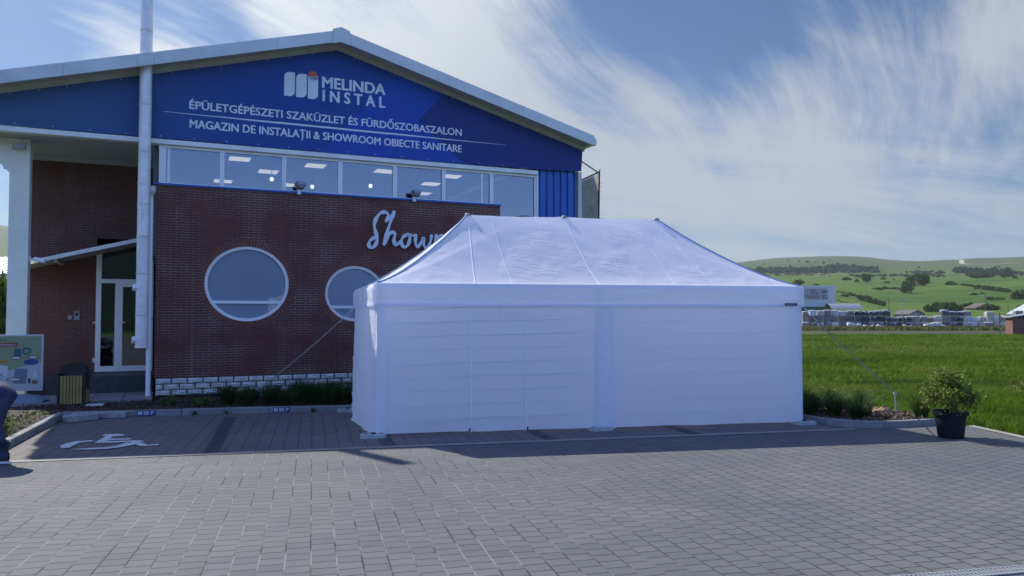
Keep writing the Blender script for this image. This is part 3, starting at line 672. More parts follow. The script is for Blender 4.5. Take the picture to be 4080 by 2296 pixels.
# ---- the printed banner across the gable
def banner():
    m = bpy.data.materials.new('printed_blue_banner'); m.use_nodes = True; t = NT(m.node_tree); t.n.clear()
    out = t.add('ShaderNodeOutputMaterial'); tc = t.add('ShaderNodeTexCoord').outputs['Object']
    s = t.add('ShaderNodeSeparateXYZ', {0: tc}); X, Y, Z = s.outputs
    base = t.mix(t.ramp(X, -4.0, 3.0), (.045, .105, .23), (.017, .062, .30))
    d1 = t.math('SUBTRACT', t.math('SUBTRACT', X, 5.45), t.math('MULTIPLY', t.math('SUBTRACT', Z, 8.4), .875))   # first diagonal facet of the print
    d2 = t.math('SUBTRACT', t.math('SUBTRACT', X, 6.76), t.math('MULTIPLY', t.math('SUBTRACT', Z, 8.02), .93))
    d3 = t.math('SUBTRACT', t.math('SUBTRACT', X, 6.0), t.math('MULTIPLY', t.math('SUBTRACT', Z, 7.21), -1.31))
    c = t.mix(t.math('GREATER_THAN', d1, 0.0), base, (.014, .070, .40))
    c = t.mix(t.math('MULTIPLY', t.math('GREATER_THAN', d2, 0.0), t.math('GREATER_THAN', d3, 0.0)), c, (.018, .040, .21))
    c = t.mix(.5, c, t.mix(t.noise(tc, 1.3, 5, .6), (.85,.85,.85), (1.15,1.15,1.15)), 'MULTIPLY')
    folds = t.noise(t.mapping(tc, rot=(0, R(-25), 0), sc=(.35, 1, 2.4)), 1.3, 5, .6, .6)
    bp = t.add('ShaderNodeBump', {'Height': t.math('ADD', folds, t.math('MULTIPLY', t.noise(tc, 2.4, 2), .25)), 'Strength': .35, 'Distance': .06})
    b = t.add('ShaderNodeBsdfPrincipled', {'Base Color': c, 'Roughness': .62, 'Normal': bp.outputs[0], 'Specular IOR Level': .3}); t.l.new(b.outputs[0], out.inputs[0])
    T = bth('gable_banner', 'large dark blue printed banner with white shop lettering stretched across the gable', 'banner')
    bot = [(-4.1, 6.15), (0, 6.165), (4, 6.15), (8, 6.16), (10.3, 6.20), (11.03, 6.24)]
    top = [(11.07, roof_z(11.07)-.155), (RIDGE_U, RIDGE_Z-.155), (-4.1, roof_z(-4.1)-.155)]
    MB().prism(bot+top, -.052, -.044).build('sheet', m, T)
    em_ = mat('eyelet_metal', (.5,.52,.56), .4, .5)                 # eyelets along the hem
    e0 = MB().box(-.011, .011, -.0055, 0, -.011, .011).build('eyelet', em_, T, loc=(-3.9, -.0525, 6.21))
    for x_, z_ in [(-3.9+k*.73, 6.21) for k in range(1, 21)] + [(-3.8+k*.54, roof_z(-3.8+k*.54)-.19) for k in range(28)]:
        link('eyelet', e0.data, T, (x_, -.0525, z_))
    y = -.0565; LET = mat('banner_print_white', (.68, .72, .80), .6, var=.06)
    L = MB(); add_text(L, 'MELINDA', 3.49, 5.12, 7.812, 8.09, y, .12); L.build('lettering', LET, T)
    L = MB(); add_text(L, 'I N S T A L', 3.505, 5.12, 7.468, 7.748, y, .11); L.build('lettering', LET, T)
    L = MB(); add_text(L, 'ÉPÜLETGÉPÉSZETI SZAKÜZLET ÉS FÜRDŐSZOBASZALON', .369, 7.272, 6.926, 7.112, y, .085); L.build('lettering', LET, T)
    L = MB(); add_text(L, 'MAGAZIN DE INSTALAȚII & SHOWROOM OBIECTE SANITARE', .381, 7.273, 6.472, 6.662, y, .085); L.build('lettering', LET, T)
    rl = MB(); pts = [(-.2, .004), (.9, .010), (2.4, .022), (5.2, .022), (7.2, .010), (8.6, .003)]
    for (a, h), (b, g) in zip(pts[:-1], pts[1:]): rl.face([(a, y, 6.797-h), (b, y, 6.793-g), (b, y, 6.793+g), (a, y, 6.797+h)])
    rl.build('printed_line', LET, T)
    E = MB()
    def bar(x0, x1, z0, z1, r=.13, notch=None):
        P = []
        for k in range(7): t_ = math.pi - k*math.pi/12; P.append((x0+r+r*math.cos(t_), z1-r+r*math.sin(t_)))
        if notch:
            cx, cz_, rr = notch
            P = [(x0, z1-.02)]
            for k in range(11):
                t_ = math.pi*1.06 + k*math.pi*.94/10; P.append((cx+rr*math.cos(t_), cz_+rr*math.sin(t_)))
        P.append((x1, z1))
        for k in range(7): t_ = -k*math.pi/12; P.append((x1-r+r*math.cos(t_), z0+r+r*math.sin(t_)))
        P.append((x0, z0)); E.face([(a_, y, b_) for a_, b_ in P][::-1])
    bar(2.543, 2.806, 7.495, 8.11); bar(2.835, 3.095, 7.495, 8.10)
    bar(3.125, 3.379, 7.485, 8.03, notch=(3.245, 8.09, .145))
    E.build('emblem_bars', LET, T)
    MB().face([(3.245+.112*math.cos(-k*math.pi/14), y, 8.09+.112*math.sin(-k*math.pi/14)) for k in range(28)]).build('emblem_ball', mat('banner_print_orange', (.55, .13, .05), .6), T)
banner()

# ---- script lettering on the brick
def showroom_sign():
    T = bth('wall_lettering', 'white raised script lettering on the brick wall, half hidden by the tent roof', 'sign')
    S = [[(5.175,4.478),(5.23,4.612),(5.147,4.699),(5.014,4.671),(4.901,4.529),(4.85,4.344),(4.888,4.164),(4.931,4.022),(4.9,3.865),(4.796,3.749),(4.712,3.806),(4.742,3.937),(4.873,4.033)],
      [(5.374,4.717),(5.295,4.497),(5.203,4.204),(5.112,3.86)], [(5.112,3.86),(5.204,4.047),(5.31,4.177),(5.404,4.134),(5.378,3.975),(5.427,3.845),(5.567,3.943)],
      [(5.743,4.143),(5.621,4.064),(5.581,3.904),(5.663,3.796),(5.771,3.885),(5.811,4.072),(5.743,4.143),(5.866,4.119),(5.962,4.126)],
      [(5.976,4.132),(5.963,3.945),(6.018,3.819),(6.128,3.951),(6.183,4.074),(6.198,3.874),(6.287,3.784),(6.378,3.961),(6.414,4.137)],
      [(6.546,4.156),(6.519,3.832)], [(6.518,3.913),(6.588,4.077),(6.687,4.156),(6.786,4.085)],
      [(7.0,4.14),(6.88,4.06),(6.86,3.9),(6.95,3.8),(7.06,3.89),(7.08,4.07),(7.0,4.14)], [(7.36,4.14),(7.24,4.06),(7.22,3.9),(7.31,3.8),(7.42,3.89),(7.44,4.07),(7.36,4.14)],
      [(7.6,4.15),(7.58,3.82)], [(7.58,3.9),(7.68,4.12),(7.76,4.1),(7.76,3.82)], [(7.76,3.9),(7.88,4.13),(7.97,4.08),(7.97,3.85),(8.06,3.84)]]
    for n_, idx in (('S',[0]),('h',[1,2]),('o',[3]),('w',[4]),('r',[5,6]),('o',[7]),('o',[8]),('m',[9,10,11])):
        mb = MB()
        for q, i in enumerate(idx): ribbon(mb, S[i], .095 if i < 3 else .085, -.085-.003*q, -.035)
        mb.build('letter', mat('letter_white', (.62,.68,.78), .45), T)
    for u_ in (5.0, 5.7, 6.3, 7.3): MB().tube([(u_,-.036,4.0),(u_,0,4.0)], .012, 6).build('standoff', DARK, T)
showroom_sign()

# ---- flue pipe with joints, tees and brackets
T = bth('flue_pipe', 'tall stainless steel flue pipe climbing past the banner and through the roof edge', 'flue', -.575, -.30, 0)
zs = [1.25, 2.0, 2.95, 3.8, 4.55, 5.0, 5.75, 6.85, 7.75, 8.55, 9.62]
for a, b in zip(zs[:-1], zs[1:]):
    r = .132 if a < 7.7 else .134
    MB().lathe([(r+.006,a+.004),(r+.006,a+.03),(r,a+.035),(r,b-.03),(r+.006,b-.025),(r+.006,b-.003),(0.01,b-.003)], 28).build('pipe_segment', STEEL, T, smooth=False)
MB().lathe([(.0,1.24),(.132,1.245)], 24).build('end_cap', STEEL, T)
for z_ in (1.42, 2.62): MB().tube([(-.08,.0,z_),(-.19,-.02,z_+.02),(-.20,-.02,z_+.02)], [.085,.085,.05], 16).build('inspection_tee', STEEL, T)
for z_ in (2.2, 4.3): MB().tube([(0,-.14,z_),(0,.30,z_)], .012, 6).build('wall_bracket', DARK, T)
T = bth('downpipe', 'slim white rainwater downpipe with a hopper at the brick corner', 'downpipe', -.43, -.09, 0)
MB().lathe([(.052,.13),(.052,1.1),(.057,1.1),(.057,1.16),(.052,1.17),(.052,3.0),(.057,3.0),(.057,3.06),(.052,3.07),(.052,4.74)], 18).build('pipe', PVC, T, smooth=False)
MB().lathe([(.052,4.74),(.06,4.8),(.105,4.88),(.11,5.0),(.09,5.0),(.05,4.86)], 18).build('hopper', FASCIA, T)
for z_ in (1.9, 4.4): MB().box(-.07,.07,-.0,.085,z_,z_+.03).build('clip', DARK, T)

def floodlight(u_, label):
    T = bth('floodlight', label, 'floodlight', u_, -.06, 5.03, 'floodlights on the brick parapet', R(12)); T.scale = (.78, .78, .82)
    MB().box(-.05,.05,-.03,.05,.0,.16).build('bracket', PVC, T)
    M_ = Matrix.Translation((0,-.10,.24)) @ Euler((R(-18),0,0)).to_matrix().to_4x4()
    h = MB().box(-.16,.16,-.16,.10,.045,.075,0,M_).box(-.14,.14,-.14,.08,-.03,.045,0,M_).box(-.11,.11,-.11,.06,-.08,-.03,0,M_)
    ho = h.build('lamp_head', GREY, T)
    MB().box(-.13,.13,-.165,-.161,-.02,.04,0,M_).build('lens', mat('lamp_lens', (.3,.33,.38), .2), ho)
floodlight(2.93, 'grey floodlight tilted on the parapet above the big round window')
floodlight(5.93, 'grey floodlight tilted on the parapet above the script lettering')
T = bth('spotlight', 'small square spotlight fixed high on the cream column under the banner', 'spotlight', -3.18, .745, 5.82)
MB().box(-.06,.06,-.0,.05,.06,.2).build('bracket', PVC, T); MB().box(-.12,.12,-.14,-.02,-.03,.055).build('lamp_head', GREY, T)
MB().box(-.10,.10,-.146,-.141,-.02,.04).build('lens', mat('lamp_lens', (.3,.33,.38), .2), T)
T = bth('spotlight', 'small dark spotlight on the left edge of the cream column', 'spotlight', -3.42, .92, 5.4)
MB().box(-.09,.02,-.06,.06,-.05,.10).build('lamp_head', GREY, T); MB().tube([(-.02,0,.1),(-.03,0,.35),(.02,0,.55)], .008, 6).build('cable', DARK, T)
T = bth('security_camera', 'white bullet security camera on the column beside the canopy rail', 'camera', -2.98, .95, 3.30)
MB().box(0,.03,-.05,.05,-.07,.07).build('mount', PVC, T)
MB().tube([(.03,0,0),(.14,-.06,-.01)], .02, 8).build('arm', PVC, T)
MB().tube([(.10,-.06,.01),(.12,-.07,0.0),(.34,-.16,-.06)], [.03,.05,.05], 14).build('housing', PVC, T)
T = bth('intercom', 'small grey intercom box beside a switch on the entrance wall', 'intercom', -2.2, 2.78, 1.98)
MB().box(-.03,.09,-.03,.02,-.1,.12).build('panel', GREY, T); MB().box(-.005,.065,-.034,-.031,.0,.08).build('screen', DARK, T); MB().box(-.17,-.08,-.02,.02,-.09,.02).build('switch', GREY, T)
# hanging banner frame at the far corner of the facade
T = bth('side_banner', 'grey translucent banner stretched on a dark frame beside the right building corner', 'banner', 11.09, .25, 0)
MB().tube([(0,0,5.98),(.70,-.02,6.32),(.74,-.02,6.40)], .022, 8).tube([(0,0,6.66),(.68,-.02,6.30)], .02, 8).tube([(.72,-.02,6.36),(.66,-.02,3.4)], .024, 8).tube([(0,0,3.4),(.66,-.02,3.4)], .02, 8).build('frame', DARK, T)
MB().grid(lambda s,t: (.02+s*(.64+.05*t), -.02+.03*math.sin(5*s+3*t), 3.42+t*(2.54+.33*s)), 12, 20).build('sheet', mat('grey_mesh_sheet', (.36,.36,.34), .8, var=.2, vscale=2, trans=.45), T, smooth=True)
mb = MB()
for z_ in (5.95, 5.85, 5.7, 4.9): mb.tube([(.64,-.04,z_),(.80,-.05,z_+.03)], .004, 4)
mb.build('cable_tie', DARK, T)

# ------------------------------------------------------------------ tent
def tent_mat(name, wr=.5, fine_amt=.3, soft=1.0):
    m = bpy.data.materials.new(name); m.use_nodes = True; t = NT(m.node_tree); t.n.clear()
    out = t.add('ShaderNodeOutputMaterial'); tc = t.add('ShaderNodeTexCoord').outputs['Object']
    col = t.mix(t.noise(tc, 1.2, 4), (.86, .885, .985), (.89, .91, .99))
    n1 = t.noise(t.mapping(tc, sc=(.55, .55, 4.0)), 1.6, 7, .62, .8); n2 = t.noise(tc, 9, 5, .6)
    n3 = t.noise(t.mapping(tc, rot=(0, R(35), 0), sc=(.5, .5, 3)), 1.1, 5, .6, 1.2)
    fine = t.math('MULTIPLY', t.noise(t.add('ShaderNodeMapping', {'Vector': tc, 'Rotation': (0, R(9), 0), 'Scale': (1.0, 1.0, .055)}, vector_type='TEXTURE').outputs[0], 2.2, 4, .6, .4), t.ramp(t.noise(tc, .75, 3), .44, .62))
    h = t.math('ADD', t.math('ADD', t.math('MULTIPLY', n1, .40*soft), t.math('MULTIPLY', n2, .10)), t.math('ADD', t.math('MULTIPLY', n3, .30*soft), t.math('MULTIPLY', fine, fine_amt)))
    bp = t.add('ShaderNodeBump', {'Height': h, 'Strength': wr, 'Distance': .05})
    d = t.add('ShaderNodeBsdfPrincipled', {'Base Color': col, 'Roughness': .7, 'Normal': bp.outputs[0], 'Specular IOR Level': .25, 'Sheen Weight': .1})
    tr = t.add('ShaderNodeBsdfTranslucent', {'Color': col, 'Normal': bp.outputs[0]})
    mx = t.add('ShaderNodeMixShader', {0: .47, 1: d.outputs[0], 2: tr.outputs[0]}); t.l.new(mx.outputs[0], out.inputs[0]); return m
TF, TR_ = tent_mat('white_tent_cloth', .30, .10), tent_mat('white_tent_roof', .50, 1.15, .30)
ZIP = mat('zip_tape', (.86, .885, .985), .6, trans=.18)
SEAM = mat('tent_seam', (.78, .81, .96), .7, trans=.3)
FL, FR_, BL = Vector((-2.255,12.69,0)), Vector((5.33,14.16,0)), Vector((-3.27,16.05,0))
EX, EY = FR_-FL, BL-FL                              # long and short side of the tent
ZE, ZV, ZP = 2.53, 2.16, 1.40
T = thing('event_tent', 'big white pop-up event tent with closed side walls and a three-peaked roof', 'tent', FL)
def tp(a, b, z): p = EX*a + EY*b; return Vector((p.x, p.y, z))
ex, ey = EX.normalized(), EY.normalized(); nf = Vector((ex.y, -ex.x, 0)); nl = Vector((-ey.y, ey.x, 0))
def roof_h(a, b):
    d = min(b/.5, (1-b)/.5, a/.252, (1-a)/.252); d = max(0, min(1, d))
    fa = min(a/.252, (1-a)/.252)/(min(b, 1-b)/.5+1e-6)
    pw = 1.20
    if min(a/.252, (1-a)/.252) < min(b, 1-b)/.5*1.6: pw = 1.33 - .13*min(1, abs(fa-1)/.6)
    z = ZP*d**pw
    if .26 < a < .74:                                # ridge sags between the poles
        z -= .020*math.sin((a-.25)/.25*math.pi)**2*d
    return ZE + z
def wrinkle(a, b):
    w = 0
    for c in (.25, .5, .75, .10, .9):                # tension folds fanning out from the seams
        e = a-c; w += .014*math.exp(-(e/.09)**2)*math.sin(46*b+ (9 if e > 0 else -9)*abs(e)*8 + c*20)*(min(b,1-b)*2)**.5
    w += .010*math.sin(30*b-14*a+3*math.sin(9*a))*math.sin(math.pi*min(1,a*2))*math.exp(-((a-.4)/.16)**2)
    w += .012*math.sin(26*b+11*a+2*math.sin(13*a))*math.exp(-((a-.66)/.10)**2)
    return w
def rf(a, b): p = tp(a, b, roof_h(a, b)); e = min(a, b, 1-a, 1-b); p.z += .35*wrinkle(a, b)*min(1, e*12); return p
# grid lines follow the hips so the ridges stay crisp
mb = MB()
def slope(corner0, corner1, top0, top1, nu, nv):
    def fn(s, t):
        a0 = corner0[0]+(corner1[0]-corner0[0])*s; b_0 = corner0[1]+(corner1[1]-corner0[1])*s
        a1 = top0[0]+(top1[0]-top0[0])*s; b_1 = top0[1]+(top1[1]-top0[1])*s
        return rf(a0+(a1-a0)*t, b_0+(b_1-b_0)*t)
    mb.grid(fn, nu, nv)
slope((0,0),(1,0),(.252,.5),(.748,.5),150,60); slope((1,1),(0,1),(.748,.5),(.252,.5),60,24)
slope((0,1),(0,0),(.252,.5),(.252,.5),50,50); slope((1,0),(1,1),(.748,.5),(.748,.5),40,40)
roof_o = mb.build('canopy_roof', TR_, T, smooth=True)
def strip_on_roof(pa, pb, w=.016, off=.006, n=24, name='seam'):
    s_ = MB(); P = []
    for k in range(n+1):
        t = k/n; a, b = pa[0]+(pb[0]-pa[0])*t, pa[1]+(pb[1]-pa[1])*t; P.append(rf(a, b)+Vector((0,-off*.5,off)))
    for k in range(n):
        d = (P[k+1]-P[k]); c = d.cross(Vector((0,-.5,1))).normalized()*w; s_.face([P[k]-c, P[k+1]-c, P[k+1]+c, P[k]+c])
    s_.build(name, ZIP, roof_o)
for pa, pb in (((.215,.004),(.252,.49)), ((.5,.004),(.5,.49)), ((.785,.004),(.748,.49)), ((.30,.004),(.31,.48)), ((.685,.004),(.69,.48)), ((.06,.004),(.05,.10)), ((.94,.004),(.95,.10))): strip_on_roof(pa, pb, .006 if pa[0] in (.30,.685,.06,.94) else .009)
hipm = mat('hip_band', (.30, .36, .58), .7)
def hip(pa, pb):
    s_ = MB(); P = [rf(pa[0]+(pb[0]-pa[0])*k/24, pa[1]+(pb[1]-pa[1])*k/24)+Vector((0,0,.008)) for k in range(25)]
    s_.tube(P, .016, 6); s_.build('hip_seam', hipm, roof_o)
hip((.004,.004),(.252,.5)); hip((.996,.004),(.748,.5))
for a in (.252,.5,.748):
    q = rf(a,.5); MB().lathe([(0,.03),(.025,.028),(.05,.018),(.06,.0),(.06,-.02)], 16, q).build('peak_cap', GREY, T, smooth=True)
def valance(p0, p1, n, name='valance'):
    a, b = tp(*p0, 0), tp(*p1, 0); d = b-a
    def fn(s, t):
        sag = .022*math.sin(s*math.pi*(2 if d.length > 6 else 1))**2
        w = .012*math.sin(s*21+t*3)+.008*math.sin(s*47+t*9); fold = .030*math.exp(-((t-.45-.25*math.cos(s*2*math.pi*2))/.05)**2)+.016*math.exp(-((t-.82-.05*math.sin(s*31))/.05)**2)*max(0, math.sin(s*19))
        p = a + d*s + n*(.045*min(1,t*5)+(w+fold)*min(1,4*min(s,1-s)+.15)*(t*.9)); p.z = ZE+.002-(ZE-ZV+.0)*t - sag*(1-t)*t; return p
    o = MB().grid(fn, 160 if d.length > 6 else 50, 28).build(name, TF, T, smooth=True)
    def hem(s, t):
        p = a+d*s+n*(.052+.012*math.sin(s*21+3)+.004); p.z = ZV+.035-.045*t; return p
    MB().grid(hem, 120, 1).build('hem', SEAM, o)
    return o
valance((-.004,0),(1.004,0), nf); valance((0,1.004),(0,-.004), nl, 'valance'); valance((1,0),(1,1), -nl); valance((1,1),(0,1), -nf)
def wall(p0, p1, n, bulge=0.0, name='side_wall', nx=80, zb=.05, skew=0, cr=.011):
    a, b = tp(*p0, 0), tp(*p1, 0); d = b-a
    def fn(s, t):
        e = min(1, 5*min(s, 1-s)); z = zb + (ZV+.05-zb)*t + (.05*skew*(1-s)*(1-t) if skew else 0)
        crease = 0
        for c in (.11, .22, .33, .44, .56, .67, .78, .89):
            crease += cr*(.55+.45*math.sin(5*s+c*40))*math.exp(-((t-c-.006*math.sin(5*s+c*30))/.0065)**2)
        q = t*9.3+.12*math.sin(4*s+1)+.05*math.sin(11*s); fr = q % 1.0          # packing folds: each band bellies out and tucks back at the crease
        crease += cr*1.9*(fr**2.2)*(.6+.4*math.sin(3.1*s+int(q)*1.9)) - cr*.8*math.exp(-(fr/.05)**2)
        w = .018*math.sin(11*s+2*t)*math.sin(math.pi*t)+.008*math.sin(31*s+5*t)+.006*math.sin(9*t+20*s)
        w += .03*math.exp(-(t/.06)**2)*math.sin(16*s)
        p = a + d*s + n*((w+crease)*e + bulge*math.sin(math.pi*s)**.7*(.35+.65*(1-t))); p.z = z; return p
    return MB().grid(fn, nx, 200).build(name, TF, T, smooth=True)
w1 = wall((0,0),(.5,0), nf); w2 = wall((.5,0),(1,0), nf, cr=.0055); w2['label'] = 'plain front wall panel without a doorway'; w1['label'] = 'front wall panel with two zip lines of a doorway'
wall((0,1),(0,0), nl, .16, nx=60); wall((1,0),(1,1), -nl, 0, nx=40); wall((1,1),(0,1), -nf, 0, nx=40)
def vstrip(parent, a, w, z0, z1, off=.03, m=SEAM, name='zip_line', b=0):
    def fn(s, t):
        p = tp(a, b, 0) + ex*(w*(s-.5)) + nf*(off+.0022*math.sin(t*47+s*4+3*math.sin(t*9))+.0018*math.sin(t*113-s*7)+.004*math.sin(t*19+s)*(1 if s < .5 else -.6)); p.z = z0+(z1-z0)*t; return p
    MB().grid(fn, 6, 160).build(name, m, parent, smooth=True)
vstrip(w1, .206, .024, .04, ZV-.03, .046, ZIP); vstrip(w1, .328, .024, .04, ZV-.03, .046, ZIP)
vstrip(w1, .012, .17, .05, ZV, .034, TF, 'corner_sleeve'); vstrip(w1, .512, .32, .03, ZV, .04, TF, 'post_sleeve'); vstrip(w2, .985, .16, .05, ZV, .032, TF, 'corner_sleeve'); vstrip(w1, .525, .02, .03, ZV, .065, SEAM, 'zip_line')
mb = MB()
for a, L in ((.237,.08),(.272,.14)):
    p = tp(a,0,0)+nf*.06; mb.box(p.x-.012,p.x+.012,p.y-.006,p.y+.006,ZV-.02-L,ZV-.01)
mb.build('tie_strap', SEAM, w1)
mb = MB()
for a in (.203,.331):
    p = tp(a,0,0)+nf*.05; mb.box(p.x-.012,p.x+.012,p.y-.012,p.y+.0,.045,.11)
mb.build('zip_end', DARK, w1)
p = tp(.966,0,0)+nf*.085
lab = MB(); Ml = Matrix.Translation((p.x,p.y,0)) @ Matrix.Rotation(math.atan2(ex.y,ex.x),4,'Z'); lab.box(-.125,.125,-.004,.0,ZV+.012,ZV+.058,0,Ml)
lo = lab.build('brand_tag', mat('black_tag', (.012,.014,.03), .5), T)
tx = MB(); add_text(tx, 'MASTERTENT', -.11, .11, ZV+.022, ZV+.048, -.006, .02, fn=lambda a_, b_: tuple(Ml @ Vector((a_, -.006, b_)))); tx.build('tag_lettering', SEAM, lo)
for a, b in ((0,0),(.5,0),(1,0),(0,1),(.5,1),(1,1)):
    q = tp(a,b,0)+(EX*(.5-a)*.012+EY*(.5-b)*.02); MB().box(q.x-.025,q.x+.025,q.y-.025,q.y+.025,.05,ZE-.03).build('leg', FASCIA, T)
# weights at the tent feet
PLATE = mat('pale_rubber_plate', (.36,.40,.42), .7, var=.15, vscale=9, bump=.2)
def plate(a, b, dx, dy, label):
    p = FL + EX*a + EY*b + ex*dx + Vector((-ex.y, ex.x, 0))*dy
    o = thing('weight_plate', label, 'tent weight', (p.x, p.y, .005), math.atan2(ex.y, ex.x), 'weight plates at the tent legs')
    def outline(w, d, c): return [(-w+c,-d),(w-c,-d),(w,-d+c),(w,d-c),(w-c,d),(-w+c,d),(-w,d-c),(-w,-d+c)]
    q = MB().prism(outline(.21,.17,.07), 0, .045, 'z').prism(outline(.195,.155,.06), .046, .062, 'z'); q.build('plate', PLATE, o)
    MB().box(-.035,.035,-.06,.0,.063,.085).build('socket', DARK, o); MB().box(-.16,-.09,-.03,.03,.0625,.066).box(.09,.16,-.03,.03,.0625,.066).build('grip', DARK, o)
plate(0,0,-.02,-.06,'pale weight plate under the front left tent leg'); plate(.5,0,.0,.02,'pale weight plate under the middle front tent leg')
plate(1,0,.02,.02,'pale weight plate under the front right tent leg'); plate(0,1,-.14,.02,'pale weight plate under the back left tent leg near the kerb')
# guy straps and their stakes
def strap(p, q, label):
    p, q = Vector(p), Vector(q); d = (q-p); o = thing('guy_strap', label, 'strap', p)
    side = d.cross(Vector((0,0,1))).normalized(); upv = side.cross(d).normalized(); w = .0125
    P = [d*(k/16) - Vector((0,0,.05*math.sin(math.pi*k/16))) for k in range(17)]
    mb = MB()
    for k in range(2, 16):
        for s_ in ((1),):
            a_, b_ = P[k], P[k+1]
            mb.face([a_-upv*w-side*.002, b_-upv*w-side*.002, b_+upv*w-side*.002, a_+upv*w-side*.002]); mb.face([a_+upv*w+side*.002, b_+upv*w+side*.002, b_-upv*w+side*.002, a_-upv*w+side*.002])
            mb.face([a_+upv*w-side*.002, b_+upv*w-side*.002, b_+upv*w+side*.002, a_+upv*w+side*.002])
    mb.build('webbing', mat('grey_webbing', (.24,.22,.22), .8), o)
    MB().tube([P[0], P[0].lerp(P[2],.5)+upv*.03, P[2], P[0].lerp(P[2],.5)-upv*.03, P[0]], .006, 6).build('loop', SEAM, o)
    MB().tube([P[2]-upv*.02, P[2]+d.normalized()*.1], .016, 6).build('buckle', GREY, o)
cl = FL + BL*0 + EY*0.93 + nl*.05; cr = FL+EX*1.0+nf*.04
strap((cl.x, cl.y, ZV-.02), (-5.93, 18.25, .30), 'grey guy strap running from the tent down to the bed by the brick wall')
strap((cr.x+.03, cr.y, ZV-.03), (7.54, 15.18, .475), 'grey guy strap running from the tent to the pale stake in the field bed')
o = thing('ground_stake', 'pale metal stake with a loose strap end in the bark bed', 'stake', (7.55,15.19,.08))
MB().tube([(0,0,0),(-.02,0,.40)], .016, 10).build('rod', mat('galvanised_stake', (.48,.52,.56), .45, .5, var=.15), o); MB().box(-.045,.012,-.02,.02,.365,.41).build('head', mat('galvanised_stake', (.48,.52,.56), .45, .5, var=.15), o)
MB().tube([(.01,0,.38),(.10,.0,.31),(.13,0,.22)], .008, 6).build('strap_tail', mat('grey_webbing', (.24,.22,.22), .8), o)
o = thing('ground_stake', 'short metal stake in the grass tufts by the stone base', 'stake', (-5.94,18.26,.08))
MB().tube([(0,0,0),(.02,0,.24)], .02, 10).build('rod', mat('galvanised_stake', (.48,.52,.56), .45, .5), o); MB().box(-.04,.05,-.03,.03,.2,.25).build('head', PVC, o)

# ------------------------------------------------------------------ things on the forecourt
# wheelchair symbol and kerb signs
PAINT = mat('road_paint', (.62,.64,.66), .7, var=.14, vscale=12, dirt=((.36,.36,.36), .6))
SY = {'head': [(-6.786,12.779),(-6.79,12.915),(-6.621,12.965),(-6.478,12.915),(-6.405,12.779),(-6.475,12.718),(-6.555,12.706)], 'torso': [(-6.676,12.718),(-6.555,12.706),(-6.399,12.227),(-6.339,12.061),(-6.506,12.051)], 'arm': [(-6.494,12.444),(-6.132,12.491),(-6.103,12.364),(-6.447,12.318)], 'thigh': [(-6.412,12.216),(-5.867,12.272),(-5.771,12.149),(-6.348,12.061)], 'calf': [(-6.02,12.172),(-5.913,12.216),(-5.535,11.795),(-5.633,11.732)], 'foot': [(-5.633,11.732),(-5.599,11.847),(-5.45,11.943),(-5.405,11.836)], 'arc1': [(-6.651,12.284),(-6.875,12.172),(-6.902,11.996),(-6.875,11.795),(-6.798,11.64),(-6.696,11.549),(-6.632,11.62),(-6.688,11.795),(-6.728,12.04),(-6.599,12.172)], 'arc2': [(-6.526,11.45),(-6.312,11.549),(-6.111,11.63),(-6.004,11.763),(-6.009,12.04),(-5.873,12.04),(-5.78,11.868),(-5.863,11.66),(-5.99,11.5),(-6.247,11.431)]}
mb = MB()
for k, p in enumerate(SY.values()):
    ar = sum(p[i][0]*p[(i+1)%len(p)][1]-p[(i+1)%len(p)][0]*p[i][1] for i in range(len(p)))
    mb.face([(x, y, .0135+.0006*k) for x, y in (p if ar > 0 else p[::-1])])
tag(mb.build('parking_symbol', PAINT), 'white painted wheelchair symbol on the parking bay paving', 'road marking')
NAVY = mat('sign_navy', (.020,.045,.20), .5); SW = mat('sign_white', (.62,.66,.74), .6)
def kerb_sign(x, y, ang, label):
    o = thing('parking_sign', label, 'sign', (x, y, .065), ang, 'blue parking plates on the kerb')
    MB().box(-.17,.17,-.012,.0,-.05,.05).build('plate', NAVY, o)
    m_ = MB()
    for k in range(3): m_.box(-.15+k*.028,-.128+k*.028,-.016,-.013,-.012,.032)
    m_.box(-.15,-.07,-.016,-.013,-.03,-.02)
    for k in range(3): m_.box(-.045,.055,-.016,-.013,-.03+k*.024,-.018+k*.024)
    add_text(m_, 'P', .09, .14, -.032, .034, -.0165, .03); m_.build('lettering', SW, o)
kerb_sign(-7.24, 15.30, R(13), 'blue parking plate on the kerb beside the concrete slabs'); kerb_sign(-4.72, 15.83, R(12), 'blue parking plate on the kerb below the grass tufts')
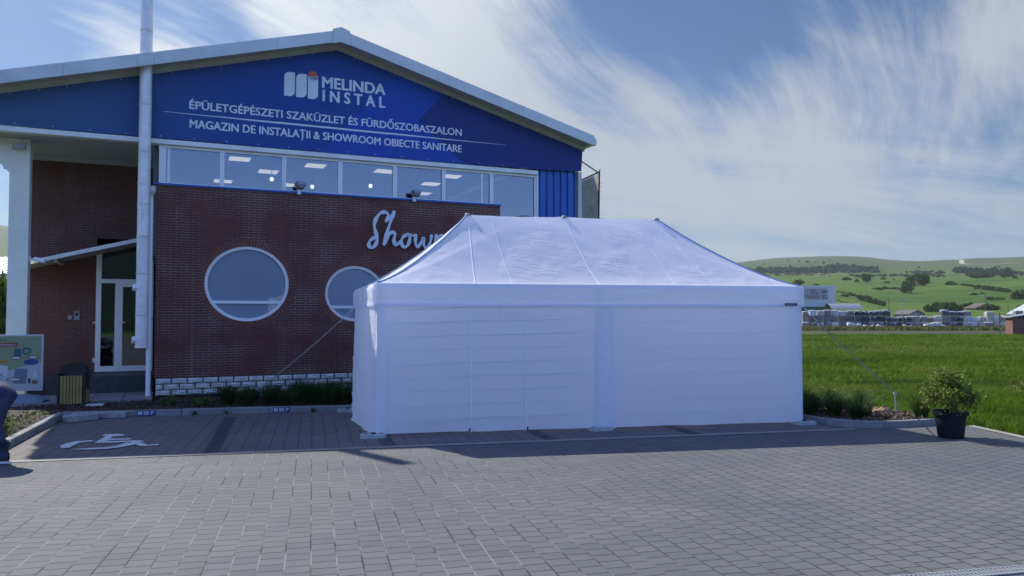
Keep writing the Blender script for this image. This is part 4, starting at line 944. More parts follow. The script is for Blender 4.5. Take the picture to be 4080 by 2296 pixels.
# two broken concrete slabs and a pale tile
def slab(poly, h, label, seed):
    o = thing('concrete_slab', label, 'slab', (poly[0][0], poly[0][1], 0), 0, 'broken concrete slabs by the kerb corner')
    random.seed(seed); P = []
    for i in range(len(poly)):
        a, b = Vector(poly[i]), Vector(poly[(i+1)%len(poly)])
        for k in range(5): q = a.lerp(b, k/5); P.append((q.x-poly[0][0]+random.uniform(-.018,.018), q.y-poly[0][1]+random.uniform(-.018,.018)))
    m_ = MB(); n = len(P); z_ = [h+random.uniform(-.012,.006) for _ in P]; cx = sum(p[0] for p in P)/n; cy = sum(p[1] for p in P)/n
    for i in range(n):
        j = (i+1)%n; a, b = P[i], P[j]; s_ = .93
        ai, bi = (cx+(a[0]-cx)*s_, cy+(a[1]-cy)*s_), (cx+(b[0]-cx)*s_, cy+(b[1]-cy)*s_)
        m_.face([(*a,.014),(*b,.014),(*b,z_[j]-.012),(*a,z_[i]-.012)]); m_.face([(*a,z_[i]-.012),(*b,z_[j]-.012),(*bi,z_[j]),(*ai,z_[i])]); m_.face([(*ai,z_[i]),(*bi,z_[j]),(cx,cy,h-.008)])
    m_.build('slab', mat('rough_concrete', (.27,.275,.285), .9, var=.22, vscale=6, bump=.6, bscale=35, dirt=((.14,.14,.14), .6)), o)
slab([(-8.20,14.26),(-7.90,14.72),(-8.0,15.0),(-8.40,14.98),(-8.45,14.5)], .125, 'broken concrete slab in front, in the corner of the parking bay', 3)
slab([(-7.97,14.86),(-7.50,14.98),(-7.54,15.22),(-7.75,15.17),(-8.3,15.04)], .12, 'broken concrete slab behind, lying along the kerb', 5)
random.seed(11)
o = thing('floor_tile', 'pale square tile lying in the mulch beside the bin', 'tile', (-8.75,16.22,.10), R(20))
MB().box(-.16,.16,-.12,.12,0,.035).build('tile', mat('pale_tile', (.5,.5,.49), .7, var=.1), o)
# litter bin with timber slats
o = thing('litter_bin', 'yellow-brown slatted litter bin with a black arched top beside the entrance', 'bin', (-9.33,16.42,.10), R(13))
SL_ = mat('amber_wood', (.40,.27,.08), .55, var=.22, vscale=5, bump=.1)
for k in range(7):
    x = -.21+k*.0615; MB().box(x,x+.05,-.145,-.125,.03,.62).build('slat', SL_, o)
for x in (-.27,.23): MB().box(x,x+.04,-.14,.14,0,.66).build('post', DARK, o)
MB().box(-.225,.225,-.115,.115,.03,.60).build('liner', mat('black_liner', (.012,.012,.013), .7), o)
pr = [(-.28,.64)]+[(-.28*math.cos(math.pi*k/14), .64+.24*math.sin(math.pi*k/14)) for k in range(15)]+[(.28,.64)]
MB().prism(pr, .02, .14).build('hood', DARK, o)
for y0 in (-.15,.135):
    m_ = MB()
    for k in range(14):
        a0, a1 = math.pi*k/14, math.pi*(k+1)/14
        m_.prism([(-.285*math.cos(a0),.64+.255*math.sin(a0)),(-.285*math.cos(a1),.64+.255*math.sin(a1)),(-.25*math.cos(a1),.64+.22*math.sin(a1)),(-.25*math.cos(a0),.64+.22*math.sin(a0))], y0, y0+.02)
    m_.build('hoop', DARK, o)
MB().box(.275,.29,-.1,.1,.05,.32).build('side_panel', SL_, o)
# poster stand
o = thing('poster_stand', 'framed advertising poster stand with a grey rocking base at the left edge', 'poster stand', (-10.80,16.72,.118), R(19))
MB().box(-.56,.56,-.03,.03,.24,1.46).build('frame', mat('silver_frame', (.5,.54,.6), .35, .6), o)
def poster():
    m = bpy.data.materials.new('poster_paper'); m.use_nodes = True; t = NT(m.node_tree); t.n.clear()
    out_ = t.add('ShaderNodeOutputMaterial'); tc = t.add('ShaderNodeTexCoord').outputs['Object']; s = t.add('ShaderNodeSeparateXYZ', {0: tc}); X, Y, Z = s.outputs
    e = t.math('ADD', Z, t.math('MULTIPLY', X, -.28)); n = t.noise(tc, 3, 4)
    c = t.mix(t.math('GREATER_THAN', e, .72), (.40,.42,.46), t.mix(n, (.17,.24,.13), (.24,.31,.19)))
    b = t.add('ShaderNodeBsdfPrincipled', {'Base Color': c, 'Roughness': .35}); t.l.new(b.outputs[0], out_.inputs[0])
    pp = MB().box(-.525,.525,-.036,-.031,.275,1.425).build('poster', m, o)
    def poly(pts, y, c, nm):
        MB().prism(pts, y, y+.002).build(nm, c, pp)
    RED = mat('print_red', (.24,.02,.025), .5); BLU = mat('print_blue', (.02,.06,.22), .5); DK = mat('print_dark', (.035,.05,.08), .5); ORG = mat('print_orange', (.42,.17,.02), .5); PW = mat('print_white', (.52,.55,.60), .5); TEAL = mat('print_teal', (.03,.09,.14), .5)
    tx = MB(); add_text(tx, 'FEDEZD FEL AZ', -.47, -.13, 1.315, 1.355, -.0375, .04); tx.build('lettering', mat('print_green', (.015,.05,.03), .5), pp)
    poly([(-.50,1.19),(.06,1.20),(.075,1.285),(-.485,1.275)], -.038, RED, 'red_strip')
    tx = MB(); add_text(tx, 'AKCIÓS TERMÉKEKET', -.47, .04, 1.215, 1.255, -.0405, .03); tx.build('lettering', PW, pp)
    poly([(0,1.0),(.02,1.16),(.12,1.16),(.15,1.03),(.13,.98),(.02,.97)], -.038, TEAL, 'pump_picture')
    ring = MB(); 
    for k in range(20):
        a0, a1 = 2*math.pi*k/20, 2*math.pi*(k+1)/20
        ring.prism([(.245+.09*math.cos(a0),1.10+.08*math.sin(a0)),(.245+.09*math.cos(a1),1.10+.08*math.sin(a1)),(.245+.055*math.cos(a1),1.10+.045*math.sin(a1)),(.245+.055*math.cos(a0),1.10+.045*math.sin(a0))], -.038, -.036)
    ring.build('hose_picture', TEAL, pp)
    el = lambda cx, cz, a, b: [(cx+a*math.cos(2*math.pi*k/20), cz+b*math.sin(2*math.pi*k/20)) for k in range(20)]
    for cx, cz in ((.05,.955),(.37,.965),(.02,.49)): poly(el(cx,cz,.11 if cz > .6 else .15,.04), -.0405, RED, 'price_bubble'); poly(el(cx,cz,.085 if cz > .6 else .12,.024), -.043, PW, 'price_label')
    poly(el(.335,.86,.145,.065), -.038, BLU, 'boiler_picture')
    for q, c in (([(-.47,.72),(-.36,.70),(-.31,.90),(-.42,.97)], DK), ([(-.44,.94),(-.31,.90),(-.28,.98),(-.40,1.0)], mat('print_grey', (.12,.14,.18), .5)), ([(-.30,.60),(-.12,.56),(-.10,.78),(-.27,.81)], PW), ([(.0,.40),(.24,.39),(.27,.72),(.03,.73)], mat('print_slate', (.13,.17,.25), .5)), ([(.28,.40),(.33,.40),(.33,.51),(.28,.51)], DK), ([(.36,.38),(.46,.38),(.47,.46),(.36,.47)], mat('print_brown', (.16,.09,.05), .5)), ([(.37,.52),(.46,.52),(.44,.68),(.39,.68)], PW), ([(-.24,.58),(-.20,.58),(-.20,.62),(-.24,.62)], DK)): poly(q, -.0385, c, 'product_picture')
    poly(el(-.25,.88,.15,.03), -.0425, ORG, 'offer_strip'); poly(el(-.22,.31,.17,.025), -.0385, ORG, 'offer_strip')
poster()
bs = MB().grid(lambda s, t: ((s-.5)*1.3*(1-.06*math.cos(t*6.28)), -.30+.6*t, max(0, .17*(math.sin(math.pi*t)**.5)*(1-abs(2*s-1)**4*.75))), 24, 14)
bs.build('base', mat('grey_base_plastic', (.17,.20,.27), .5, var=.06), o, smooth=True)
for x in (-.36,.36): MB().box(x-.03,x+.03,-.03,.03,.13,.245).build('spring_mount', DARK, o)
# potted shrubs
LEAF = foliage_mat('shrub_leaf', (.070,.110,.018), (.29,.335,.085), 3.5, .40)
BARK = mat('bark', (.05,.035,.025), .9, var=.3, vscale=12, bump=.5)
def leaves(centers, size, normal_bias=.4, seed=1, aspect=.55):
    r = np.random.default_rng(seed); n = len(centers); C = np.array(centers)
    d = r.normal(size=(n,3)); d[:,2] += normal_bias; d /= np.linalg.norm(d,axis=1)[:,None]
    a = np.cross(d, r.normal(size=(n,3))); a /= np.linalg.norm(a,axis=1)[:,None]+1e-9; b = np.cross(d, a)
    sz = size*r.uniform(.6,1.3,(n,1)); a *= sz; b *= sz*aspect
    V = np.stack([C-a, C-.1*a-b, C+a, C-.1*a+b], 1).reshape(-1,3); F = np.arange(n*4).reshape(n,4); return V, F
def shrub_mesh(seed, n=2600):
    r = np.random.default_rng(seed); pts = []
    cl = []
    for k in range(40):
        th = r.uniform(0,2*math.pi); ph = math.acos(r.uniform(-.42,1)); rr = r.uniform(.58,1.12)
        cl.append((.47*rr*math.sin(ph)*math.cos(th), .42*rr*math.sin(ph)*math.sin(th), .63+.33*rr*math.cos(ph)))
    for k in range(n):
        c = cl[r.integers(len(cl))]; pts.append(np.array(c)+r.normal(size=3)*np.array([.072,.072,.042]))
    return leaves(pts, .030, .7, seed, .7), cl
def pot_shrub(x, y, label, seed):
    o = thing('potted_shrub', label, 'potted plant', (x,y,0.004), 0, 'shrubs in black tubs along the field edge')
    MB().lathe([(0,0),(.185,0),(.195,.03),(.232,.36),(.262,.365),(.268,.43),(.255,.43),(.235,.38),(.22,.36)], 32).build('pot', mat('black_pot', (.008,.010,.018), .6, var=.2, spec=.2), o, smooth=False)
    MB().lathe([(0,.37),(.225,.37)], 20).build('soil', SOIL, o)
    (V, F), cl = shrub_mesh(seed); me = np_mesh('foliage', V, F, LEAF); fo = link('foliage', me, o, (0,0,-.02)); fo.scale = (.84,.84,1.08)
    mb = MB().tube([(0,0,.36),(.02,0,.46),(0,.01,.55)], [.03,.025,.02], 8)
    for c in cl[::2]:
        c = (c[0]*.84, c[1]*.84, c[2]*1.08-.02); mb.tube([(.01,0,.46),(c[0]*.45,c[1]*.45,.44+(c[2]-.44)*.55),c], [.014,.009,.004], 5)
    mb.build('stems', BARK, o)
    return o
pot_shrub(7.18, 12.66, 'yellow-green bushy shrub in a black tub standing whole at the corner of the bark bed', 5)
o2 = pot_shrub(9.12, 13.2, 'yellow-green sparse shrub cut off by the right edge of the photo', 9)
# drain channel at the lower right corner
o = thing('drain_channel', 'grey slotted drain grating set in the paving at the lower right corner', 'drain', (3.6,6.02,0), R(12.5))
gm = MB(); gm.box(-1.2,3.6,-.075,-.06,.004,.014).box(-1.2,3.6,.06,.075,.004,.014).box(-1.2,3.6,-.006,.006,.0045,.0135)
x = -1.2
while x < 3.55: gm.box(x,x+.016,-.0598,-.0062,.005,.013).box(x+.013,x+.029,.0062,.0598,.005,.013); x += .038
gm.build('grating', mat('galvanised_grating', (.34,.36,.38), .5, .4, var=.1), o); MB().box(-1.2,3.6,-.059,.059,.0005,.003).build('channel', DARK, o)

# ------------------------------------------------------------------ person bending at the left edge
def person():
    o = thing('person', 'person in navy trousers and dark jacket bending forward at the left edge of the photo', 'person', (-6.93,10.52,0.012), R(8))
    # local frame: the person faces -x (left), one vertex per joint
    J = {'pelvis':((-.02,0,.90),.165), 'belly':((-.18,0,.99),.165), 'chest':((-.42,0,1.05),.175), 'neck':((-.63,0,1.04),.075), 'head0':((-.72,0,1.01),.095), 'head1':((-.80,0,.96),.105), 'chin':((-.83,0,.88),.07),
         'hipR':((.03,-.11,.87),.14), 'kneeR':((-.03,-.12,.50),.085), 'calfR':((.02,-.12,.36),.078), 'ankR':((.06,-.12,.10),.050),
         'hipL':((0,.11,.87),.14), 'kneeL':((-.24,.13,.52),.085), 'calfL':((-.21,.13,.36),.078), 'ankL':((-.20,.13,.10),.05),
         'shR':((-.50,-.20,1.02),.085), 'elR':((-.56,-.25,.74),.055), 'wrR':((-.70,-.20,.52),.036), 'shL':((-.50,.20,1.02),.085), 'elL':((-.58,.25,.74),.055), 'wrL':((-.72,.18,.52),.036),
         'palmR':((-.74,-.19,.45),.036), 'palmL':((-.76,.17,.45),.036)}
    E_ = [('pelvis','belly'),('belly','chest'),('chest','neck'),('neck','head0'),('head0','head1'),('head1','chin')]
    for s_ in 'RL': E_ += [('pelvis','hip'+s_),('hip'+s_,'knee'+s_),('knee'+s_,'calf'+s_),('calf'+s_,'ank'+s_),('chest','sh'+s_),('sh'+s_,'el'+s_),('el'+s_,'wr'+s_),('wr'+s_,'palm'+s_)]
    for s_, sy in (('R',-1),('L',1)):
        bx, by, bz = J['palm'+s_][0]
        for k in range(4):
            n1, n2 = f'f{s_}{k}a', f'f{s_}{k}b'; L = (.05,.058,.054,.042)[k]; yy = by+sy*(-.03+k*.02)
            J[n1] = ((bx-.028, yy, bz-.045), .0095); J[n2] = ((bx-.030+.012, yy, bz-.045-L), .008); E_ += [('palm'+s_,n1),(n1,n2)]
        J['t'+s_] = ((bx-.02, by-sy*.052, bz-.02), .010); J['u'+s_] = ((bx-.045, by-sy*.06, bz-.055), .009); E_ += [('palm'+s_,'t'+s_),('t'+s_,'u'+s_)]
    names = list(J); me = bpy.data.meshes.new('body'); me.from_pydata([J[n][0] for n in names], [(names.index(a), names.index(b)) for a, b in E_], [])
    ob = link('body', me, o)
    md = ob.modifiers.new('skin', 'SKIN')
    for i, n in enumerate(names): me.skin_vertices[0].data[i].radius = (J[n][1], J[n][1]); 
    me.skin_vertices[0].data[0].use_root = True
    md.use_smooth_shade = True; sb = ob.modifiers.new('sub', 'SUBSURF'); sb.levels = 2; sb.render_levels = 2
    m = bpy.data.materials.new('skin_and_clothes'); m.use_nodes = True; t = NT(m.node_tree); b = t.n['Principled BSDF']
    tc = t.add('ShaderNodeTexCoord').outputs['Object']; s = t.add('ShaderNodeSeparateXYZ', {0: tc}); X, Y, Z = s.outputs
    tro = t.mix(t.noise(tc, 7, 5), (.010,.020,.060), (.022,.040,.105)); jac = t.mix(t.noise(tc, 5, 5), (.008,.014,.035), (.02,.03,.065))
    c = t.mix(t.math('MULTIPLY', t.math('LESS_THAN', X, -.13), t.math('GREATER_THAN', Z, .55)), tro, jac)
    skin = t.math('MAXIMUM', t.math('LESS_THAN', X, -.66), t.math('MULTIPLY', t.math('LESS_THAN', X, -.6), t.math('LESS_THAN', Z, .54)))
    c = t.mix(skin, c, (.42,.25,.18)); t.l.new(c, b.inputs['Base Color']); b.inputs['Roughness'].default_value = .65
    w_ = t.noise(t.mapping(tc, sc=(1,1,.5)), 14, 4, .6, 1.0); bp = t.add('ShaderNodeBump', {'Height': w_, 'Strength': .5, 'Distance': .03}); t.l.new(bp.outputs[0], b.inputs['Normal'])
    me.materials.append(m)
    # trouser hems, shoes, hair, face
    CL = mat('navy_denim', (.014,.026,.075), .75, var=.3, vscale=9, bump=.3, bscale=30)
    for (x, y) in ((.05,-.12),(-.205,.13)):
        MB().tube([(x+.03*(x>0)-.0,y,.30),(x,y,.18),(x+.005,y,.085)], [.088,.080,.084], 14).build('trouser_hem', CL, o, smooth=True)
        sh = MB()
        def shoe(s, t, x=x, y=y):
            a = 2*math.pi*t; L = (s-.32)*.30; wd = .052*(math.sin(math.pi*min(1,max(.06,s*.94+.06)))**.45); h = .085*(1-s)**.55+.035
            return (x+.0-L+.0, y+wd*math.cos(a), .022+ (h*.5)*(1+math.sin(a)))
        sh.grid(shoe, 14, 14); sh.build('shoe', mat('dark_trainer', (.02,.025,.04), .5), o, smooth=True)
        so = [( x-(-.11+.31*k/12)+.0, .05*math.sin(math.pi*min(1,.12+k/12*.86))**.5) for k in range(13)]
        MB().prism([(a, y-b-.004) for a, b in so]+[(a, y+b+.004) for a, b in reversed(so)], 0, .028, 'z').build('shoe_sole', mat('white_sole', (.6,.62,.65), .6), o)
    hair = MB(); 
    hair.grid(lambda s,t: (-.775+.118*math.sin(math.pi*s*.62)*math.cos(2*math.pi*t)+.02, .112*math.sin(math.pi*s*.62)*math.sin(2*math.pi*t), .985+.112*math.cos(math.pi*s*.62)), 10, 16); hair.build('hair', mat('dark_hair', (.02,.014,.010), .6, bump=.4, bscale=80), o, smooth=True)
    for sy in (-1,1):
        MB().lathe([(0,-.014),(.012,-.008),(.014,0),(.012,.008),(0,.014)], 10, (-.888,sy*.036,.945)).build('eye', mat('eye_dark', (.04,.03,.03), .2), o)
        MB().grid(lambda s,t: (-.78+.03*math.cos(6.28*t)*math.sin(3.14*s), sy*(.102+.014*math.sin(3.14*s)), .955+.035*math.sin(6.28*t)*math.sin(3.14*s)), 6, 10).build('ear', mat('skin', (.42,.25,.18), .6), o)
    MB().tube([(-.895,0,.95),(-.925,0,.915),(-.90,0,.90)], [.012,.018,.010], 8).build('nose', mat('skin', (.42,.25,.18), .6), o, smooth=True)
    MB().box(-.903,-.89,-.026,.026,.872,.882).build('mouth', mat('lips', (.30,.12,.10), .6), o)
person()

# ------------------------------------------------------------------ plants in the beds
TUFT = foliage_mat('dark_grass_tuft', (.018,.038,.012), (.055,.105,.028), 5, .3)
TUFT2 = foliage_mat('olive_grass_tuft', (.025,.045,.012), (.075,.115,.030), 5, .25)
def blades(n, spread, h, lean, w, seed, base=.10):
    r = np.random.default_rng(seed); th = r.uniform(0,2*math.pi,n); b = r.uniform(0,base,n)
    P0 = np.stack([b*np.cos(th), b*np.sin(th), np.zeros(n)],1); hh = h*r.uniform(.55,1.1,n); ln = lean*r.uniform(.15,1.2,n)
    th2 = th + r.normal(0,.5,n); D = np.stack([np.cos(th2), np.sin(th2), np.zeros(n)],1); S = np.stack([-np.sin(th2), np.cos(th2), np.zeros(n)],1)*w
    Z = np.array([0,0,1.0]); M1 = P0 + D*(ln*.35)[:,None] + Z*(hh*.6)[:,None]; T1 = P0 + D*ln[:,None] + Z*(hh*.96)[:,None]
    V = np.stack([P0-S,P0+S,M1-S*.8,M1+S*.8,T1-S*.15,T1+S*.15],1).reshape(-1,3); k = np.arange(n)[:,None]*6
    F = np.concatenate([k+np.array([[0,1,3,2]]), k+np.array([[2,3,5,4]])]); return V, F
tm = [np_mesh('grass_tuft', *blades(230,.1,.36,.36,.008,s), TUFT) for s in (1,2,3)] + [np_mesh('grass_tuft', *blades(190,.1,.36,.36,.009,s), TUFT2) for s in (4,5)]
left_t = [(-6.05,16.42),(-5.6,16.25),(-5.15,16.5),(-4.75,16.4),(-4.3,16.6),(-3.85,16.5),(-3.45,16.75),(-5.75,17.0),(-5.3,17.2),(-4.85,17.25),(-4.4,17.35),(-3.95,17.4),(-3.5,17.5),(-6.25,17.1),(-5.5,17.75),(-4.9,17.95),(-4.2,18.2),(-3.4,18.4)]
NUM = ['first','second','third','fourth','fifth','sixth','seventh','eighth','ninth','tenth','eleventh']
def place_tufts(spots, labels, grp, pick):
    for i, ((x, y), l_) in enumerate(zip(spots, labels)):
        o = link('grass_tuft', tm[pick(i)], None, (x,y,.09), random.uniform(0,6.28)); s_ = random.uniform(.85,1.2); o.scale = (s_,s_,s_*random.uniform(.95,1.2)); tag(o, l_, 'ornamental grass', grp)
place_tufts(left_t, [f'{NUM[i]} tuft from the left in the front row of dark ornamental grass' for i in range(7)] + ['dark ornamental grass tuft crowded in the back rows between wall and tent']*11, 'grass tufts along the brick wall', lambda i: 4 if i in (3,) else (3 if i in (9,) else i % 3))
right_t = [(5.78,15.2),(5.62,14.75),(6.02,14.45),(6.32,14.15),(5.98,15.3),(6.35,15.2),(6.62,14.6),(6.7,15.6),(7.6,14.35),(5.5,16.0),(6.1,16.1),(6.7,16.2),(7.2,15.9)]
place_tufts(right_t, ['dark tuft nearest the tent corner','dark tuft against the tent wall by the weight plate','dense dark tuft in the middle of the field bed','dark tuft at the kerb bend in front of the field bed','dark tuft behind the dense middle one','green tuft left of the sandstone rock','olive tuft in front of the rock','olive tuft behind the sandstone rock','olive tuft between the stake and the potted shrub','dark tuft far back beside the tent','dark tuft in the back row of the field bed','olive tuft in the back row of the field bed','olive tuft behind the stake'], 'grass tufts in the field bed', lambda i: (0,1,2,0,1,3,3,4,4,2,1,3,4)[i])
CHIP = [mat('bark_chip', (.085,.060,.045), .9, var=.5, vscale=20), mat('bark_chip_pale', (.20,.16,.13), .9, var=.3, vscale=20)]
def chips(name, region, n, size, seed, z=.10, pale=.4):
    r = np.random.default_rng(seed); C = []
    P = region; x0, x1 = min(p[0] for p in P), max(p[0] for p in P); y0, y1 = min(p[1] for p in P), max(p[1] for p in P)
    while len(C) < n:
        x, y = r.uniform(x0,x1), r.uniform(y0,y1); ins = False; j = len(P)-1
        for i in range(len(P)):
            if (P[i][1] > y) != (P[j][1] > y) and x < (P[j][0]-P[i][0])*(y-P[i][1])/(P[j][1]-P[i][1])+P[i][0]: ins = not ins
            j = i
        if ins: C.append((x, y, z+r.uniform(0,.02)))
    V, F = leaves(C, size, 1.6, seed, .42); return V, F, np.array(C)
V, F, _ = chips('b', [(5.55,14.7),(5.85,14.2),(6.2,13.92),(6.6,13.85),(7.0,13.95),(7.66,14.15),(7.8,15.2),(7.1,16.0),(5.6,16.0)], 3200, .036, 2)
tag(link('bark_mulch', np_mesh('bark_mulch', V, F, CHIP, (np.arange(len(F))%3 == 0))), 'coarse bark chips covering the field bed', 'mulch', None, 'stuff')
V, F, _ = chips('b', [(-8.75,15.1),(-7.4,15.45),(-5.8,15.8),(-3.3,16.3),(-3.2,18.5),(-7.6,17.6),(-8.5,17.0),(-10.3,16.1)], 5200, .030, 3)
tag(link('leaf_litter', np_mesh('leaf_litter', V, F, [mat('dry_leaf', (.075,.048,.034), .9, var=.5, vscale=15), mat('dry_leaf_dark', (.04,.028,.022), .9, var=.4, vscale=15)], (np.arange(len(F))%2))), 'brown leaf litter and bark in the bed by the wall', 'mulch', None, 'stuff')
COVER = foliage_mat('ground_cover_leaf', (.040,.052,.022), (.17,.19,.085), 6, .3)
r = np.random.default_rng(8)
V, F, C = chips('c', [(-13,9.2),(-8.0,10.7),(-7.62,11.3),(-8.82,14.9),(-10.2,15.9),(-13,14.6)], 5200, .045, 4, .12)
den = np.array([math.sin(c[0]*2.3+1)+math.sin(c[1]*1.9)+.8*math.sin(c[0]*5+c[1]*4) for c in C]); keep = den > -.8 
V = V.reshape(-1,4,3)[keep]; V[:,:,2] += (np.clip(den[keep],0,2)*.06*r.uniform(0,1,keep.sum()))[:,None]; V = V.reshape(-1,3)
tag(link('ground_cover', np_mesh('ground_cover', V, np.arange(len(V)).reshape(-1,4), COVER)), 'low grey-green ground cover plants filling the sunny left bed', 'ground cover', None, 'stuff')
LB = foliage_mat('sage_leaf', (.045,.075,.022), (.14,.19,.06), 6, .3)
for x, y, s_, l_ in ((-8.42,12.55,.30,'rounded green bush behind the person in the left bed'), (-8.1,12.0,.22,'low green bush next to the left kerb'), (-7.25,16.35,.16,'small green plant in the mulch behind the parking plate'), (-6.55,16.25,.15,'small green plant left of the ornamental grasses')):
    pts = r.normal(size=(420,3))*np.array([s_*.5,s_*.5,s_*.28])+np.array([0,0,s_*.55]); pts[:,2] = np.abs(pts[:,2])
    o = link('low_bush', np_mesh('low_bush', *leaves(pts, .035, .8, int(x*100)%97, .6), LB), None, (x,y,.09)); tag(o, l_, 'bush')
o = thing('rock', 'flat tan sandstone rock lying in the bark bed', 'rock', (7.2,15.15,.07), R(15))
def rk(s,t):
    th = 2*math.pi*t; ph = math.pi*s*.5; k = 1+.18*math.sin(3*th+1)+.1*math.sin(7*th+5*ph); return (.26*k*math.sin(ph)*math.cos(th), .15*k*math.sin(ph)*math.sin(th), .125*(math.cos(ph)**.45)*(1+.12*math.sin(5*th+3)))
MB().grid(rk, 10, 26).build('stone', mat('tan_sandstone', (.32,.21,.12), .9, var=.35, vscale=12, bump=.6, bscale=25), o, smooth=False)
o = thing('plant_label', 'small white plant label stuck in the bark near the tub', 'plant label', (7.55,14.25,.09), R(30)); MB().box(-.02,.02,-.002,.002,0,.12).build('tag', PVC, o); o.rotation_euler = (0,R(25),R(30))

wm = np_mesh('weed', *blades(26,.03,.11,.07,.006,51), TUFT2)
for i, (x, y, l_) in enumerate(((-6.35,15.46,'small weed growing at the kerb foot right of the first parking plate'),(-5.75,15.58,'small weed at the kerb foot between the two parking plates'),(-4.1,15.93,'tiny weed at the kerb foot near the tent'),(-8.05,13.0,'tiny weed against the inner face of the left kerb'))):
    o = link('weed', wm, None, (x,y,.004), i*1.7); tag(o, l_, 'weed')
# ---- meadow grass
GR = foliage_mat('meadow_grass', (.040,.108,.004), (.135,.225,.012), .45, .45, band=(.165,.190,.040))
GR2 = foliage_mat('dry_field_grass', (.065,.085,.022), (.15,.16,.055), .6, .3)
def meadow(n, x0, x1, y0, y1, h, w, seed, cond, pw=1.0):
    r = np.random.default_rng(seed); x = r.uniform(x0,x1,n); y = y0+(y1-y0)*r.uniform(0,1,n)**pw; k = cond(x,y); x, y = x[k], y[k]; n = len(x)
    clump = .5+.5*np.sin(x*1.7+np.sin(y*1.3)*2)*np.sin(y*1.1+x*.4); hh = h*r.uniform(.45,1.05,n)*(.6+.6*clump); th = r.uniform(0,6.28,n); ln = hh*r.uniform(.25,1.15,n)
    D = np.stack([np.cos(th),np.sin(th),np.zeros(n)],1); S = np.stack([np.cos(th+1.57),np.sin(th+1.57),np.zeros(n)],1)*w*r.uniform(.7,1.5,n)[:,None]
    P0 = np.stack([x,y,np.zeros(n)-.02],1); T1 = P0+D*ln[:,None]+np.array([0,0,1.0])*hh[:,None]; M1 = P0+D*(ln*.3)[:,None]+np.array([0,0,1.0])*(hh*.6)[:,None]
    V = np.stack([P0-S,P0+S,M1-S*.8,M1+S*.8,T1-S*.1,T1+S*.1],1).reshape(-1,3); kk = np.arange(n)[:,None]*6
    return V, np.concatenate([kk+np.array([[0,1,3,2]]), kk+np.array([[2,3,5,4]])])
def c1(x, y): 
    inbed = (x > 4.2) & (x < 7.75) & (y < 16.6) & (y > 13.5)
    return ((x > 8.5) | (y > 14.2)) & ~inbed & (x > 4.3+.0*y) & (x > y*.18-1.0) & (x < y*.78+1.5) & ~((y < 18.2) & (x < 5.3))
parts_ = [meadow(165000, 4, 20, 12.6, 23, .17, .007, 21, c1), meadow(130000, 4, 34, 22, 42, .20, .013, 22, c1), meadow(90000, 7, 62, 40, 76, .24, .03, 23, c1)]
V = np.concatenate([p[0] for p in parts_]); o_ = 0; F = []
for p in parts_: F.append(p[1]+o_); o_ += len(p[0])
tag(link('meadow_grass', np_mesh('meadow_grass', V, np.concatenate(F), GR)), 'long green meadow grass between the paving and the storage yard', 'grass', None, 'stuff')
V, F = meadow(16000, 25, 80, 100, 115, .55, .06, 24, lambda x,y: x > y*.28)
tag(link('weed_strip', np_mesh('weed_strip', V, F, GR2)), 'strip of dry weeds along the foot of the storage yard', 'grass', None, 'stuff')
FLW = mat('yellow_flower', (.55,.33,.04), .7)
r = np.random.default_rng(5); C = np.stack([r.uniform(7,16,60), r.uniform(16,34,60), r.uniform(.2,.32,60)],1); C = C[C[:,0] < C[:,1]*.62]
V, F = leaves(C, .022, 1.5, 3, .9); tag(link('meadow_flowers', np_mesh('meadow_flowers', V, F, FLW)), 'tiny yellow flowers dotted through the meadow grass', 'flowers', None, 'stuff')

# ------------------------------------------------------------------ storage yard, far buildings
random.seed(21)
def col_mat(n, c, **k): return mat('load_'+n, c, .8, var=.22, vscale=5, **k)
LOADS = {'charcoal': col_mat('charcoal',(.022,.028,.055)), 'grey': col_mat('grey',(.15,.155,.165)), 'brown': col_mat('brown',(.19,.145,.105)), 'beige': col_mat('beige',(.36,.33,.30)), 'slate': col_mat('slate',(.06,.068,.09)), 'white': col_mat('white',(.48,.50,.52))}
FILM = mat('plastic_film', (.60,.63,.66), .4, var=.12, vscale=6, bump=.5, bscale=9); WOODP = mat('pallet_wood', (.16,.13,.10), .85, var=.2)
def pallet_kind(col):
    o = link('pallet_stack', None)
    m = MB()
    for k in range(5): m.box(-.52,.52,-.52+k*.24,-.44+k*.24,.035,.055)
    for x in (-.5,-.06,.38): m.box(x,x+.12,-.52,.52,0,.034)
    m.build('pallet', WOODP, o)
    m = MB()
    for i in range(3):
        for j in range(4):
            x0 = -.55+i*.37; z0 = .06+j*.215; m.box(x0,x0+.355,-.5+random.uniform(-.012,.012),.5,z0,z0+.208)
    m.build('load', LOADS[col], o)
    ph = random.uniform(0,6); dr = random.uniform(.16,.34)
    def film(s_, t_):
        e = min(s_, 1-s_, t_, 1-t_); z = .935+.04*math.sin(3.14*s_)*math.sin(3.14*t_)+.02*math.sin(17*s_+5*t_+ph)
        if e <= 0: z -= dr*(.65+.5*math.sin(9*(s_+t_)+ph))
        return ((s_-.5)*1.16, (t_-.5)*1.08, z)
    MB().grid(film, 10, 10).build('film_cover', FILM, o)
    return o
protos = {}
DESC = {'charcoal':'charcoal paver','grey':'grey paver','brown':'brown brick','beige':'beige stone','slate':'slate-coloured paver','white':'white wrapped'}
TIER = ['bottom tier','second tier','top tier']
def yard_xy(px, Yd): return ((px-1288)/1935*Yd, Yd)
plan = [('grey',3),('brown',3),('white',3),('grey',3),('slate',3),('charcoal',3),('slate',3),('charcoal',3),('charcoal',3),('charcoal',3),('charcoal',3),('charcoal',3),('slate',2),('charcoal',2),('charcoal',2),('grey',2),('brown',2),('slate',2),('white',2),('charcoal',3),('slate',3),('charcoal',3),('beige',3),('beige',2),('beige',2),('beige',3),('white',2),('beige',2),('beige',2),('grey',3),('beige',2)]
